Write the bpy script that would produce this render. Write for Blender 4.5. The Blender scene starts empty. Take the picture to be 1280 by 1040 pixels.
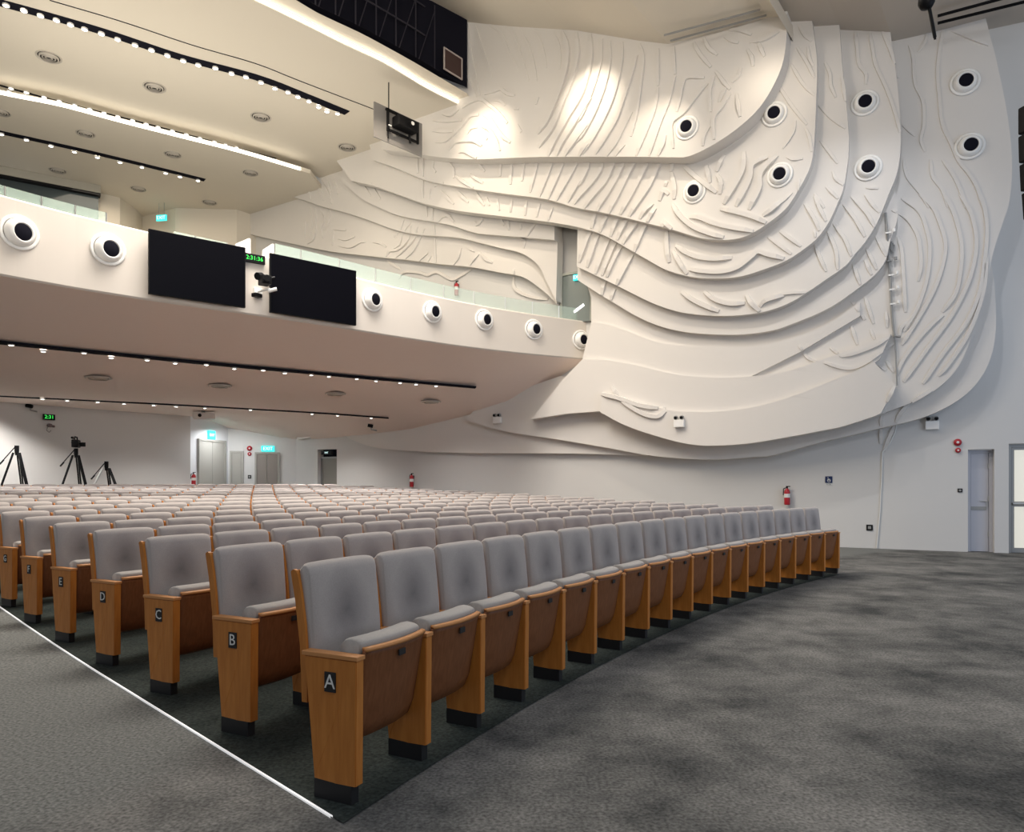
import bpy, bmesh, math, random
from mathutils import Vector, Matrix
from mathutils.geometry import tessellate_polygon
random.seed(4)
S = bpy.context.scene
COL = S.collection
# ------------------------------------------------------------------ camera, world, light, exposure
CAMH, F, CX, HY = 1.34, 900.0, 640.0, 605.0
cam = bpy.data.cameras.new('camera'); camo = bpy.data.objects.new('camera', cam); COL.objects.link(camo)
camo.location = (0, 0, CAMH); camo.rotation_euler = (math.pi / 2, 0, 0)
cam.sensor_width = 36; cam.lens = 36 * F / 1280; cam.shift_y = (HY - 520) / 1280
cam.clip_end = 200
S.camera = camo
S.view_settings.view_transform = 'Standard'; S.view_settings.look = 'None'
S.view_settings.gamma = 1; S.view_settings.use_curve_mapping = False
S.view_settings.exposure = 0.0
W = bpy.data.worlds.new('world'); S.world = W; W.use_nodes = True
W.node_tree.nodes['Background'].inputs[0].default_value = (0.86, 0.91, 1.0, 1)
W.node_tree.nodes['Background'].inputs[1].default_value = 0.30

def area(name, loc, target, size, power, color, sy=None, spread=math.pi):
    l = bpy.data.lights.new(name, 'AREA'); l.energy = power; l.color = color
    l.shape = 'RECTANGLE'; l.size = size; l.size_y = sy or size; l.spread = spread
    o = bpy.data.objects.new(name, l); COL.objects.link(o); o.location = loc
    o.rotation_euler = (Vector(target) - Vector(loc)).to_track_quat('-Z', 'Y').to_euler()
    return o

def spot(name, loc, target, power, color, ang=50, blend=.6, r=.08):
    l = bpy.data.lights.new(name, 'SPOT'); l.energy = power; l.color = color
    l.spot_size = math.radians(ang); l.spot_blend = blend; l.shadow_soft_size = r
    o = bpy.data.objects.new(name, l); COL.objects.link(o); o.location = loc
    o.rotation_euler = (Vector(target) - Vector(loc)).to_track_quat('-Z', 'Y').to_euler()
    return o

WARM = (1.0, .86, .68); NEUT = (1.0, .95, .9); COOL = (.74, .84, 1.0)
# downlighting of the hall from its ceiling slots
area('ceiling_wash', (-6.5, 12.0, 11.0), (-6, 13.5, 0), 9, 950, WARM, 5)
area('ceiling_wash', (-3.4, 12.6, 10.9), (-3.6, 13.0, 0), 6, 600, NEUT, 3, math.radians(110))
area('ceiling_wash', (1.5, 9.5, 10.8), (2.0, 10, 0), 6, 420, NEUT, 5)
# unseen fill light added behind and above the camera
area('overhead_fill', (5.0, -2.0, 9.8), (4.5, 11, 0), 7, 330, (.88, .93, 1.0), 3)
# upward fills added to brighten the ceilings: unseen, in the gallery and behind the camera
area('gallery_ceiling_fill', (-9.5, 15.6, 6.3), (-9.0, 15.0, 12), 5, 120, (1.0, .92, .80), 2, math.radians(150))
area('gallery_ceiling_fill', (-5.2, 18.6, 6.3), (-5.0, 17.5, 12), 4, 55, (1.0, .92, .80), 2, math.radians(150))
area('stage_ceiling_fill', (-3.5, -4.0, 4.2), (-6, 8, 12), 5, 420, (1.0, .91, .78), 2, math.radians(80))
area('stage_ceiling_fill', (3.5, -4.5, 4.2), (2.0, 6, 12), 4, 260, (1.0, .92, .82), 2, math.radians(80))
# daylight from the stage side door at the far right
area('door_daylight', (11.5, 4.5, 2.6), (5.5, 14, 3.2), 4, 230, (.62, .76, 1.0), 3)
# spots hidden in the ceiling edge that graze the relief
spot('relief_spot', (-1.5, 16.5, 11.2), (-.7, 18.1, 10.1), 300, WARM, 56, .9, .05)
spot('relief_spot', (.9, 15.2, 11.0), (1.8, 16.6, 10.2), 270, WARM, 56, .9, .05)
spot('relief_spot', (2.5, 14.0, 10.1), (3.1, 15.7, 8.8), 190, WARM, 60, .9, .05)
spot('relief_spot', (-2.9, 16.4, 10.9), (-2.4, 18.3, 7.9), 330, WARM, 80, 1, .05)
spot('relief_spot', (-.5, 15.5, 10.9), (0.0, 16.9, 7.8), 360, WARM, 80, 1, .05)
spot('relief_spot', (2.0, 13.7, 9.7), (2.6, 15.0, 6.0), 300, WARM, 90, 1, .05)
spot('relief_spot', (3.7, 12.4, 9.9), (4.4, 14.4, 5.0), 300, (1, .93, .84), 100, 1, .05)
spot('relief_spot', (-5.6, 18.6, 9.7), (-4.9, 21.3, 7.0), 260, WARM, 100, 1, .05)
spot('relief_spot', (4.75, 13.6, 9.5), (5.2, 14.5, 9.1), 36, WARM, 130, 1, .12)
spot('relief_spot', (6.2, 11.6, 9.6), (6.9, 14.6, 3.0), 300, (.90, .93, 1), 90, 1, .05)
# rows of downlights under the balcony
for (x, y) in ((-9.3, 14.0), (-6.9, 15.4), (-4.6, 17.2), (-2.9, 18.4)):
    area('balcony_downlight_wash', (x, y, 3.75), (x, y, 0), 1.6, 62, NEUT, .5, 2.2)
for (x, y) in ((-12.2, 17.6), (-8.8, 19.6), (-6.2, 21.2)):
    area('balcony_downlight_wash', (x, y, 3.3), (x, y, 0), 1.6, 80, NEUT, .5, 2.2)
area('lobby_light', (-9.0, 22.7, 3.1), (-8.9, 23.0, 0), .7, 34, (.95, .97, 1), .5)
# light in the upper gallery
area('gallery_light', (-11.8, 22.2, 10.6), (-11.8, 22.3, 5), 4, 110, WARM, 2)
area('gallery_light', (-13.2, 24.6, 9.0), (-12.5, 25.6, 7), .8, 60, NEUT, .8)

# ------------------------------------------------------------------ materials
def mat(name, col, rough=.7, metal=0, emit=None, estr=1, bump=None, noise=None, spec=.4, trans=0, alpha=1):
    m = bpy.data.materials.new(name); m.use_nodes = True
    nt = m.node_tree; b = nt.nodes['Principled BSDF']
    b.inputs['Base Color'].default_value = (*col, 1); b.inputs['Roughness'].default_value = rough
    b.inputs['Metallic'].default_value = metal
    b.inputs['Specular IOR Level'].default_value = spec
    b.inputs['Transmission Weight'].default_value = trans; b.inputs['Alpha'].default_value = alpha
    if emit:
        b.inputs['Emission Color'].default_value = (*emit, 1); b.inputs['Emission Strength'].default_value = estr
    tc = None
    if noise or bump:
        tc = nt.nodes.new('ShaderNodeTexCoord')
    if noise:
        sc, col2, sx = noise
        mp = nt.nodes.new('ShaderNodeMapping'); mp.inputs['Scale'].default_value = sx
        n = nt.nodes.new('ShaderNodeTexNoise'); n.inputs['Scale'].default_value = sc; n.inputs['Detail'].default_value = 5
        r = nt.nodes.new('ShaderNodeValToRGB')
        r.color_ramp.elements[0].color = (*col, 1); r.color_ramp.elements[1].color = (*col2, 1)
        r.color_ramp.elements[0].position = .35; r.color_ramp.elements[1].position = .68
        nt.links.new(tc.outputs['Object'], mp.inputs[0]); nt.links.new(mp.outputs[0], n.inputs['Vector'])
        nt.links.new(n.outputs['Fac'], r.inputs[0]); nt.links.new(r.outputs[0], b.inputs['Base Color'])
    if bump:
        sc, st = bump
        n = nt.nodes.new('ShaderNodeTexNoise'); n.inputs['Scale'].default_value = sc; n.inputs['Detail'].default_value = 4
        bp = nt.nodes.new('ShaderNodeBump'); bp.inputs['Strength'].default_value = st; bp.inputs['Distance'].default_value = .01
        nt.links.new(tc.outputs['Object'], n.inputs['Vector']); nt.links.new(n.outputs['Fac'], bp.inputs['Height'])
        nt.links.new(bp.outputs[0], b.inputs['Normal'])
    return m

M_relief = mat('white_plaster', (.71, .68, .64), .75, bump=(6, .15))
M_wall = mat('painted_wall', (.64, .63, .61), .8, bump=(9, .1))
M_ceil = mat('painted_ceiling', (.70, .645, .55), .85)
M_soff = mat('soffit_paint', (.86, .73, .65), .85)
M_soff2 = mat('dimmed_soffit_paint', (.50, .45, .39), .85)  # darker than the other ceilings, dim stage-side light put into the colour
M_para = mat('parapet_paint', (.67, .62, .56), .7)
M_white = mat('white_enamel', (.86, .85, .82), .35)
M_black = mat('black_metal', (.007, .007, .008), .5, spec=.12)
M_blackm = mat('black_void', (.010, .010, .016), .9, spec=.05)
M_truss = mat('rigging_steel', (.03, .028, .04), .6, .2)
M_screen = mat('screen_glass', (.003, .003, .005), .35, spec=.06)
M_grey = mat('grey_metal', (.32, .32, .31), .5, .3)
M_steel = mat('brushed_steel', (.55, .55, .54), .35, .8)
M_door = mat('door_paint', (.50, .50, .54), .55)
M_door2 = mat('rear_door_paint', (.42, .41, .37), .55)
M_doorg = mat('gallery_door_glass', (.20, .23, .22), .25)
M_red = mat('red_enamel', (.42, .02, .03), .35)
M_led = mat('lamp_lens', (1, 1, 1), .4, emit=(1, .97, .9), estr=9)
M_cove = mat('cove_led', (1, 1, 1), .4, emit=(1, .92, .78), estr=4)
M_line = mat('white_edge_strip', (.9, .9, .9), .5, emit=(1, 1, 1), estr=.45)
M_exit = mat('exit_sign_face', (.05, .6, .6), .4, emit=(.04, .75, .70), estr=1.1)
M_exitw = mat('exit_sign_letters', (.9, 1, 1), .4, emit=(.7, 1, 1), estr=1.2)
M_green = mat('clock_digits', (.02, .5, .05), .4, emit=(.06, .85, .12), estr=1.2)
M_blue = mat('blue_sign', (.015, .03, .10), .4)
M_day = mat('daylit_glass', (.5, .5, .46), .3, emit=(1, .95, .80), estr=.5)
M_tube = mat('tube_light', (1, 1, 1), .4, emit=(1, 1, 1), estr=3)
M_lite = mat('white_letters', (.75, .75, .72), .5)
M_wood = mat('oak_veneer', (.47, .165, .028), .42, noise=(7, (.56, .215, .042), (7, 7, .8)), spec=.4)
M_woodd = mat('seat_ply', (.18, .065, .022), .5, noise=(9, (.23, .088, .033), (8, 8, .7)), spec=.35)
M_woodl = mat('oak_edge', (.58, .26, .09), .4)
M_foot = mat('black_base', (.014, .014, .015), .55)
M_glass = mat('rail_glass', (.62, .78, .70), .08, alpha=.28, spec=.5)

def fabric(name, c1, c2, patch):
    m = bpy.data.materials.new(name); m.use_nodes = True; nt = m.node_tree; N = nt.nodes; L = nt.links
    b = N['Principled BSDF']; b.inputs['Roughness'].default_value = .95; b.inputs['Specular IOR Level'].default_value = .1
    b.inputs['Sheen Weight'].default_value = .3
    tc = N.new('ShaderNodeTexCoord')
    n = N.new('ShaderNodeTexNoise'); n.inputs['Scale'].default_value = 160; n.inputs['Detail'].default_value = 2
    r = N.new('ShaderNodeValToRGB'); r.color_ramp.elements[0].color = (*c1, 1); r.color_ramp.elements[1].color = (*c2, 1)
    L.new(tc.outputs['Object'], n.inputs['Vector']); L.new(n.outputs['Fac'], r.inputs[0])
    out = r.outputs[0]
    if patch:   # darker patch in the middle of every back
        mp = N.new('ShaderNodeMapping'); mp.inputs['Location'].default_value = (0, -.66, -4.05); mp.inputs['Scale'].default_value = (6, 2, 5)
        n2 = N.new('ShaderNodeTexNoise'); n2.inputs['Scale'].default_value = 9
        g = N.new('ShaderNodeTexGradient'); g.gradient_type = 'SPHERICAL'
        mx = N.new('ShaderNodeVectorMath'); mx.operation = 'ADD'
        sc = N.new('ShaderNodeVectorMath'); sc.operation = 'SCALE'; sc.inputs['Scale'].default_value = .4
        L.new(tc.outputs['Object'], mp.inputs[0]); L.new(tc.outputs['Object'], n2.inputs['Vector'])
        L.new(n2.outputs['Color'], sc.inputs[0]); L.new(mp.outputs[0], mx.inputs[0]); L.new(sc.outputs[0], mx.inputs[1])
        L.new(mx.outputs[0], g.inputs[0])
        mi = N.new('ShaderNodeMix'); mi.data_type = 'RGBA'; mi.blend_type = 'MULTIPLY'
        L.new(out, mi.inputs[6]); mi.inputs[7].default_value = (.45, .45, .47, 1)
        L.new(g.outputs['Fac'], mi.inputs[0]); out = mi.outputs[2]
    L.new(out, b.inputs['Base Color'])
    bp = N.new('ShaderNodeBump'); bp.inputs['Strength'].default_value = .25; bp.inputs['Distance'].default_value = .002
    L.new(n.outputs['Fac'], bp.inputs['Height']); L.new(bp.outputs[0], b.inputs['Normal'])
    return m
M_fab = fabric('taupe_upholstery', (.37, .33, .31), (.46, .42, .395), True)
M_fab2 = fabric('seat_upholstery', (.38, .35, .32), (.47, .435, .40), False)

def carpet(name, dark, light, aisle=None, grain=0.5):
    m = bpy.data.materials.new(name); m.use_nodes = True; nt = m.node_tree; N = nt.nodes; L = nt.links
    b = N['Principled BSDF']; b.inputs['Roughness'].default_value = .98; b.inputs['Specular IOR Level'].default_value = .06
    tc = N.new('ShaderNodeTexCoord')
    n1 = N.new('ShaderNodeTexNoise'); n1.inputs['Scale'].default_value = 1.1; n1.inputs['Detail'].default_value = 9; n1.inputs['Roughness'].default_value = .68
    n1.inputs['Distortion'].default_value = .15
    n2 = N.new('ShaderNodeTexNoise'); n2.inputs['Scale'].default_value = 60; n2.inputs['Detail'].default_value = 3
    L.new(tc.outputs['Object'], n1.inputs['Vector']); L.new(tc.outputs['Object'], n2.inputs['Vector'])
    r = N.new('ShaderNodeValToRGB'); r.color_ramp.elements[0].color = (*dark, 1); r.color_ramp.elements[1].color = (*light, 1)
    r.color_ramp.elements[0].position = .36; r.color_ramp.elements[1].position = .64
    L.new(n1.outputs['Fac'], r.inputs[0]); out = r.outputs[0]
    if aisle:   # the paler carpet of the side aisle
        sep = N.new('ShaderNodeVectorMath'); sep.operation = 'SUBTRACT'; sep.inputs[1].default_value = (24.1, -8.8, 0)
        ln = N.new('ShaderNodeVectorMath'); ln.operation = 'LENGTH'
        ad = N.new('ShaderNodeMath'); ad.operation = 'MULTIPLY_ADD'; ad.inputs[1].default_value = .7; 
        mr = N.new('ShaderNodeMapRange'); mr.inputs['From Min'].default_value = 28.65; mr.inputs['From Max'].default_value = 28.95
        L.new(tc.outputs['Object'], sep.inputs[0]); L.new(sep.outputs[0], ln.inputs[0])
        L.new(n1.outputs['Fac'], ad.inputs[0]); L.new(ln.outputs['Value'], ad.inputs[2]); L.new(ad.outputs[0], mr.inputs['Value'])
        mi = N.new('ShaderNodeMix'); mi.data_type = 'RGBA'; L.new(mr.outputs[0], mi.inputs[0])
        L.new(out, mi.inputs[6]); mi.inputs[7].default_value = (*aisle, 1); out = mi.outputs[2]
    m2 = N.new('ShaderNodeMix'); m2.data_type = 'RGBA'; m2.blend_type = 'MULTIPLY'; m2.inputs[0].default_value = 1
    r2 = N.new('ShaderNodeValToRGB'); r2.color_ramp.elements[0].color = (1 - grain, 1 - grain, 1 - grain, 1); r2.color_ramp.elements[1].color = (1 + grain * .4,) * 3 + (1,)
    r2.color_ramp.elements[0].position = .3; r2.color_ramp.elements[1].position = .7
    L.new(n2.outputs['Fac'], r2.inputs[0]); L.new(out, m2.inputs[6]); L.new(r2.outputs[0], m2.inputs[7])
    L.new(m2.outputs[2], b.inputs['Base Color'])
    bp = N.new('ShaderNodeBump'); bp.inputs['Strength'].default_value = .5; bp.inputs['Distance'].default_value = .006
    L.new(n2.outputs['Fac'], bp.inputs['Height']); L.new(bp.outputs[0], b.inputs['Normal'])
    return m
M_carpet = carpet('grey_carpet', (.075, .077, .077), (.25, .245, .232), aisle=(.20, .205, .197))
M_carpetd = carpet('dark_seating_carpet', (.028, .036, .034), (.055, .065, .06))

# ------------------------------------------------------------------ helpers
def link(name, bm, m, parent=None, smooth=False):
    me = bpy.data.meshes.new(name)
    bmesh.ops.recalc_face_normals(bm, faces=bm.faces)
    bm.to_mesh(me); bm.free()
    if m: me.materials.append(m)
    if smooth:
        for p in me.polygons: p.use_smooth = True
    o = bpy.data.objects.new(name, me); COL.objects.link(o)
    if parent: o.parent = parent
    return o
def tag(o, label=None, cat=None, group=None, kind=None):
    if label: o['label'] = label
    if cat: o['category'] = cat
    if group: o['group'] = group
    if kind: o['kind'] = kind
    return o
def empty(name, loc=(0, 0, 0), rz=0, rot=None):
    o = bpy.data.objects.new(name, None); o.empty_display_size = .1; COL.objects.link(o)
    o.location = loc; o.rotation_euler = rot or (0, 0, rz); return o
def struct(name, bm, m, parent=None, label=None, smooth=False):
    o = link(name, bm, m, parent, smooth)
    if not parent: tag(o, label, None, None, 'structure')
    return o
def ordn(n):
    w = ['first', 'second', 'third', 'fourth', 'fifth', 'sixth', 'seventh', 'eighth', 'ninth', 'tenth', 'eleventh', 'twelfth', 'thirteenth',
         'fourteenth', 'fifteenth', 'sixteenth', 'seventeenth', 'eighteenth', 'nineteenth', 'twentieth']
    if n <= 20: return w[n - 1]
    t = {2: 'twenty', 3: 'thirty', 4: 'forty'}[n // 10]
    return {2: 'twentieth', 3: 'thirtieth', 4: 'fortieth'}[n // 10] if n % 10 == 0 else t + '-' + w[n % 10 - 1]
def box(bm, c, s, rz=0, bevel=0, M=None):
    r = bmesh.ops.create_cube(bm, size=1)
    vs = r['verts']
    mt = Matrix.Translation(c) @ Matrix.Rotation(rz, 4, 'Z') @ Matrix.Diagonal((*s, 1))
    if M is not None: mt = M @ mt
    bmesh.ops.transform(bm, matrix=mt, verts=vs)
    if bevel:
        es = list({e for v in vs for e in v.link_edges})
        bmesh.ops.bevel(bm, geom=es, offset=bevel, segments=2, affect='EDGES', profile=.6)
def tube(bm, a, b, r, n=10, r2=None, caps=True):
    a = Vector(a); b = Vector(b); d = b - a
    q = d.to_track_quat('Z', 'Y').to_matrix().to_4x4()
    bmesh.ops.create_cone(bm, cap_ends=caps, segments=n, radius1=r, radius2=r if r2 is None else r2, depth=d.length,
                          matrix=Matrix.Translation((a + b) / 2) @ q)
def path_tube(bm, pts, r, n=8):
    for a, b in zip(pts, pts[1:]): tube(bm, a, b, r, n)
def lathe(bm, prof, n=32, M=None):
    rings = []
    for (r, z) in prof:
        ring = [bm.verts.new((r * math.cos(2 * math.pi * i / n), r * math.sin(2 * math.pi * i / n), z)) for i in range(n)] if r > 1e-5 else [bm.verts.new((0, 0, z))]
        rings.append(ring)
    for A, B in zip(rings, rings[1:]):
        for i in range(n):
            j = (i + 1) % n
            if len(A) == 1 and len(B) == 1: continue
            if len(A) == 1: bm.faces.new((A[0], B[i], B[j]))
            elif len(B) == 1: bm.faces.new((A[i], A[j], B[0]))
            else: bm.faces.new((A[i], A[j], B[j], B[i]))
    if M is not None: bmesh.ops.transform(bm, matrix=M, verts=[v for r in rings for v in r])
def prism(bm, pts, x0, x1, axis='x'):
    """extrude a closed 2D outline"""
    def mk(p, x):
        return bm.verts.new({'x': (x, p[0], p[1]), 'y': (p[0], x, p[1]), 'z': (p[0], p[1], x)}[axis])
    A = [mk(p, x0) for p in pts]; B = [mk(p, x1) for p in pts]
    n = len(pts)
    for i in range(n):
        j = (i + 1) % n; bm.faces.new((A[i], A[j], B[j], B[i]))
    tri = tessellate_polygon([[Vector((p[0], p[1], 0)) for p in pts]])
    for t in tri:
        bm.faces.new([A[i] for i in t]); bm.faces.new([B[i] for i in reversed(t)])
def cat_rom(pts, step):
    if len(pts) < 3:
        out = []
        (x0, y0), (x1, y1) = pts[0], pts[1]
        n = max(1, int(math.hypot(x1 - x0, y1 - y0) / step))
        return [(x0 + (x1 - x0) * i / n, y0 + (y1 - y0) * i / n) for i in range(n + 1)]
    P = [(2 * pts[0][0] - pts[1][0], 2 * pts[0][1] - pts[1][1])] + list(pts) + [(2 * pts[-1][0] - pts[-2][0], 2 * pts[-1][1] - pts[-2][1])]
    out = []
    for i in range(1, len(P) - 2):
        p0, p1, p2, p3 = P[i - 1], P[i], P[i + 1], P[i + 2]
        n = max(1, int(math.hypot(p2[0] - p1[0], p2[1] - p1[1]) / step))
        for k in range(n):
            t = k / n
            out.append(tuple(.5 * ((2 * p1[c]) + (-p0[c] + p2[c]) * t + (2 * p0[c] - 5 * p1[c] + 4 * p2[c] - p3[c]) * t * t + (-p0[c] + 3 * p1[c] - 3 * p2[c] + p3[c]) * t ** 3) for c in (0, 1)))
    out.append(tuple(pts[-1])); return out
def P3(x, y, Z):   # image point at depth Z
    return Vector(((x - CX) / F * Z, Z, CAMH + (HY - y) / F * Z))
def at_h(x, y, H):  # image point on the level plane H above the eye
    Z = F * H / (HY - y); return Vector(((x - CX) / F * Z, Z, CAMH + H))
def text_mesh(name, s, size, m, parent, M, depth=.002, align='CENTER'):
    c = bpy.data.curves.new('t', 'FONT'); c.body = s; c.size = size; c.extrude = depth; c.align_x = align; c.align_y = 'CENTER'; c.resolution_u = 2
    o = bpy.data.objects.new('t', c)
    COL.objects.link(o); bpy.context.view_layer.update()
    me = bpy.data.meshes.new_from_object(o.evaluated_get(bpy.context.evaluated_depsgraph_get()))
    bpy.data.objects.remove(o); bpy.data.curves.remove(c)
    me.transform(M); me.materials.clear(); me.materials.append(m)
    o = bpy.data.objects.new(name, me); COL.objects.link(o); o.parent = parent; return o

# ------------------------------------------------------------------ seating geometry (concentric arcs)
C0x, C0y, R0, T0, PITCH, ROWP, KT = 24.1, -8.8, 27.4, 2.698, .53, 1.068, -.344
def row_R(k): return 27.4 + 1.005 * k + .0024 * k * k
def rise(R):
    k = (R - 27.4) / 1.02
    return .32 * (min(max(k - 3, 0), 13) / 11) ** 1.5
def pol(R, t): return (C0x + R * math.cos(t), C0y + R * math.sin(t))
A1 = pol(R0, T0)

# ------------------------------------------------------------------ floor
bm = bmesh.new(); grid = []
radii = [3, 10, 16, 20, 24] + [27 + .5 * i for i in range(56)]
for R in radii:
    row = []
    for i in range(61):
        t = math.radians(98 + i * 1.8); x, y = pol(R, t)
        row.append(bm.verts.new((x, y, rise(R))))
    grid.append(row)
for a, b in zip(grid, grid[1:]):
    for i in range(60): bm.faces.new((a[i], a[i + 1], b[i + 1], b[i]))
struct('floor', bm, M_carpet, label='dark mottled grey carpet floor in front of the seats and in the aisle')
L0 = Vector((-.72, 2.89)); LD = (Vector((-5.36, 7.54)) - L0).normalized()
def line_t(R):  # angle where the aisle line meets the arc of radius R
    s = 0
    for _ in range(60):
        p = L0 + LD * s; d = math.hypot(p.x - C0x, p.y - C0y) - R; s -= d
    return math.atan2(p.y - C0y, p.x - C0x)
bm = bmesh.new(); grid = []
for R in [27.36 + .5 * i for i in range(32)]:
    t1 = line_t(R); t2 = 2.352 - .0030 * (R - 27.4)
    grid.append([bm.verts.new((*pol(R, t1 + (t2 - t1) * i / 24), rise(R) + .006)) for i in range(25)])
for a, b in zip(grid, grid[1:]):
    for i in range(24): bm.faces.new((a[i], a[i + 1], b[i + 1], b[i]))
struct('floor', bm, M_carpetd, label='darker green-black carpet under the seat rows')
bm = bmesh.new()
pts = []
nrm = Vector((-LD.y, LD.x))
for i in range(30):
    p = L0 + LD * (i * .62); R = math.hypot(p.x - C0x, p.y - C0y); z = rise(R) + .01
    pts.append((bm.verts.new((p.x, p.y, z)), bm.verts.new((p.x + nrm.x * .010, p.y + nrm.y * .010, z)), bm.verts.new((p.x, p.y, z - .008)), bm.verts.new((p.x + nrm.x * .010, p.y + nrm.y * .010, z - .008))))
for a, b in zip(pts, pts[1:]):
    bm.faces.new((a[0], a[1], b[1], b[0])); bm.faces.new((a[1], a[3], b[3], b[1])); bm.faces.new((a[2], a[0], b[0], b[2]))
struct('trim_1', bm, M_line, label='thin white edge strip along the seating side of the aisle')

# ------------------------------------------------------------------ right wall with its layered relief
WPX = [(-10.6, 26.6), (-7.35, 24.5), (5.5, 16.2), (6.3, 15.68), (7.0, 15.27), (8.0, 14.72), (9.0, 14.2), (11.0, 13.35), (14, 12.2)]
BASE = []
for (x0, y0), (x1, y1) in zip(WPX, WPX[1:]):
    n = max(1, int(math.hypot(x1 - x0, y1 - y0) / .25))
    BASE += [(x0 + (x1 - x0) * i / n, y0 + (y1 - y0) * i / n) for i in range(n)]
BASE.append(WPX[-1])
U = [0.0]
for a, b in zip(BASE, BASE[1:]): U.append(U[-1] + math.hypot(b[0] - a[0], b[1] - a[1]))
NRM = []
for i in range(len(BASE)):
    a = BASE[max(i - 4, 0)]; b = BASE[min(i + 4, len(BASE) - 1)]
    d = Vector((b[0] - a[0], b[1] - a[1])).normalized(); NRM.append((d.y, -d.x))
def wpos(u, off):
    if u <= 0: i, f = 0, 0.0
    elif u >= U[-1]: i, f = len(U) - 2, 1.0
    else:
        lo, hi = 0, len(U) - 1
        while hi - lo > 1:
            m = (lo + hi) // 2
            if U[m] <= u: lo = m
            else: hi = m
        i = lo; f = (u - U[i]) / (U[i + 1] - U[i])
    x = BASE[i][0] * (1 - f) + BASE[i + 1][0] * f; y = BASE[i][1] * (1 - f) + BASE[i + 1][1] * f
    nx = NRM[i][0] * (1 - f) + NRM[i + 1][0] * f; ny = NRM[i][1] * (1 - f) + NRM[i + 1][1] * f
    if u < 0: x += (BASE[0][0] - BASE[1][0]) * (-u) / U[1]; y += (BASE[0][1] - BASE[1][1]) * (-u) / U[1]
    return x + nx * off, y + ny * off
def wuz(px, py, off):  # image point -> (u, z) on the wall surface standing off by off
    r = (px - CX) / F; lo, hi = 0.0, U[-1]
    for _ in range(40):
        m = (lo + hi) / 2; x, y = wpos(m, off)
        if x / y < r: lo = m
        else: hi = m
    x, y = wpos(lo, off)
    return lo, CAMH + (HY - py) / F * y
def wall3(px, py, off=0):
    u, z = wuz(px, py, off); x, y = wpos(u, off); return Vector((x, y, z))
def wall_rz(px):   # rotation of something mounted on the wall: local -Y looks into the room
    u, _ = wuz(px, 300, 0); a = wpos(u - .2, 0); b = wpos(u + .2, 0)
    return math.atan2(b[1] - a[1], b[0] - a[0])
def plate_uz(poly, off, thick):
    bm = bmesh.new()
    # front skin
    tri = tessellate_polygon([[Vector((p[0], p[1], 0)) for p in poly]])
    vs = [bm.verts.new((p[0], p[1], 0)) for p in poly]
    for t in tri:
        try: bm.faces.new([vs[i] for i in t])
        except ValueError: pass
    u0 = min(p[0] for p in poly); u1 = max(p[0] for p in poly)
    k = math.ceil(u0 / .5) * .5
    while k < u1:
        bmesh.ops.bisect_plane(bm, geom=bm.verts[:] + bm.edges[:] + bm.faces[:], dist=1e-5, plane_co=(k, 0, 0), plane_no=(1, 0, 0)); k += .5
    be = [e for e in bm.edges if len(e.link_faces) == 1]
    side = [(e.verts[0].co.copy(), e.verts[1].co.copy()) for e in be]
    for v in bm.verts:
        x, y = wpos(v.co.x, off); v.co = Vector((x, y, v.co.y))
    for a, b in side:
        q = []
        for (c, o) in ((a, off), (b, off), (b, off - thick), (a, off - thick)):
            x, y = wpos(c.x, o); q.append(bm.verts.new((x, y, c.y)))
        bm.faces.new(q)
    bmesh.ops.remove_doubles(bm, verts=bm.verts, dist=1e-4)
    return bm
def inside(pt, poly):
    x, y = pt; c = False; j = len(poly) - 1
    for i in range(len(poly)):
        xi, yi = poly[i]; xj, yj = poly[j]
        if (yi > y) != (yj > y) and x < (xj - xi) * (y - yi) / (yj - yi) + xi: c = not c
        j = i
    return c
# base wall with door openings cut from the floor line
def ufix(px): return wuz(px, 600, 0)[0]
ud1, ud2 = ufix(1210), ufix(1243); ue1, ue2 = ufix(1261), ufix(1312)
ul1, ul2 = ufix(397), ufix(421)
uc = ufix(369.5)
FL = -.05
base_poly = [(uc, FL), (ul1, FL), (ul1, 2.48), (ul2, 2.48), (ul2, FL), (ud1, FL), (ud1, 2.02), (ud2, 2.02), (ud2, FL), (ue1, FL), (ue1, 2.12), (ue2, 2.12), (ue2, FL),
             (U[-1], FL), (U[-1], 15), (0, 15), (0, 4.4), (uc, 4.4)]
wall_right = struct('wall_right', plate_uz(base_poly, 0, .25), M_wall, label='tall white side wall covered by wavy layered plaster relief')

CONT = {}
E1c = [(581, 525), (630, 539), (701, 550), (760, 560), (810, 569), (850, 573), (895, 574.5), (945, 571), (966, 569), (1029, 552), (1060, 545), (1097, 536), (1156, 521), (1198, 500), (1224, 475), (1239, 445), (1245, 407), (1243, 356), (1238, 325)]
E2c = [(750, 515), (780, 531), (820, 545), (860, 555), (894, 557), (945, 553), (1029, 538), (1060, 531), (1114, 513), (1164, 491), (1198, 458), (1219, 407), (1232, 360), (1242, 314), (1253, 280), (1262, 250), (1265, 203), (1260, 148), (1247, 82), (1231, 18), (1226, -10)]
L513 = [(751, 490), (795, 501), (829, 511), (860, 514.5), (902, 514), (945, 508), (987, 496), (1029, 480), (1071, 463), (1092, 452)]
L471 = [(728, 449), (758, 450), (797, 457), (845, 468), (894, 472), (942, 470), (987, 463), (1029, 449), (1071, 434), (1114, 417)]
L431 = [(739, 403), (758, 405), (785, 414), (816, 426), (845, 431.5), (894, 433), (942, 432), (990, 422), (1035, 405), (1075, 378)]
E5c = [(722, 350), (748, 367), (768, 379), (797, 396), (826, 408), (857, 415), (894, 418), (930, 418), (966, 413), (990, 405), (1020, 393), (1045, 380), (1069, 363), (1093, 344), (1107, 325), (1113, 300), (1122, 270), (1118, 230)]
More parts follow.
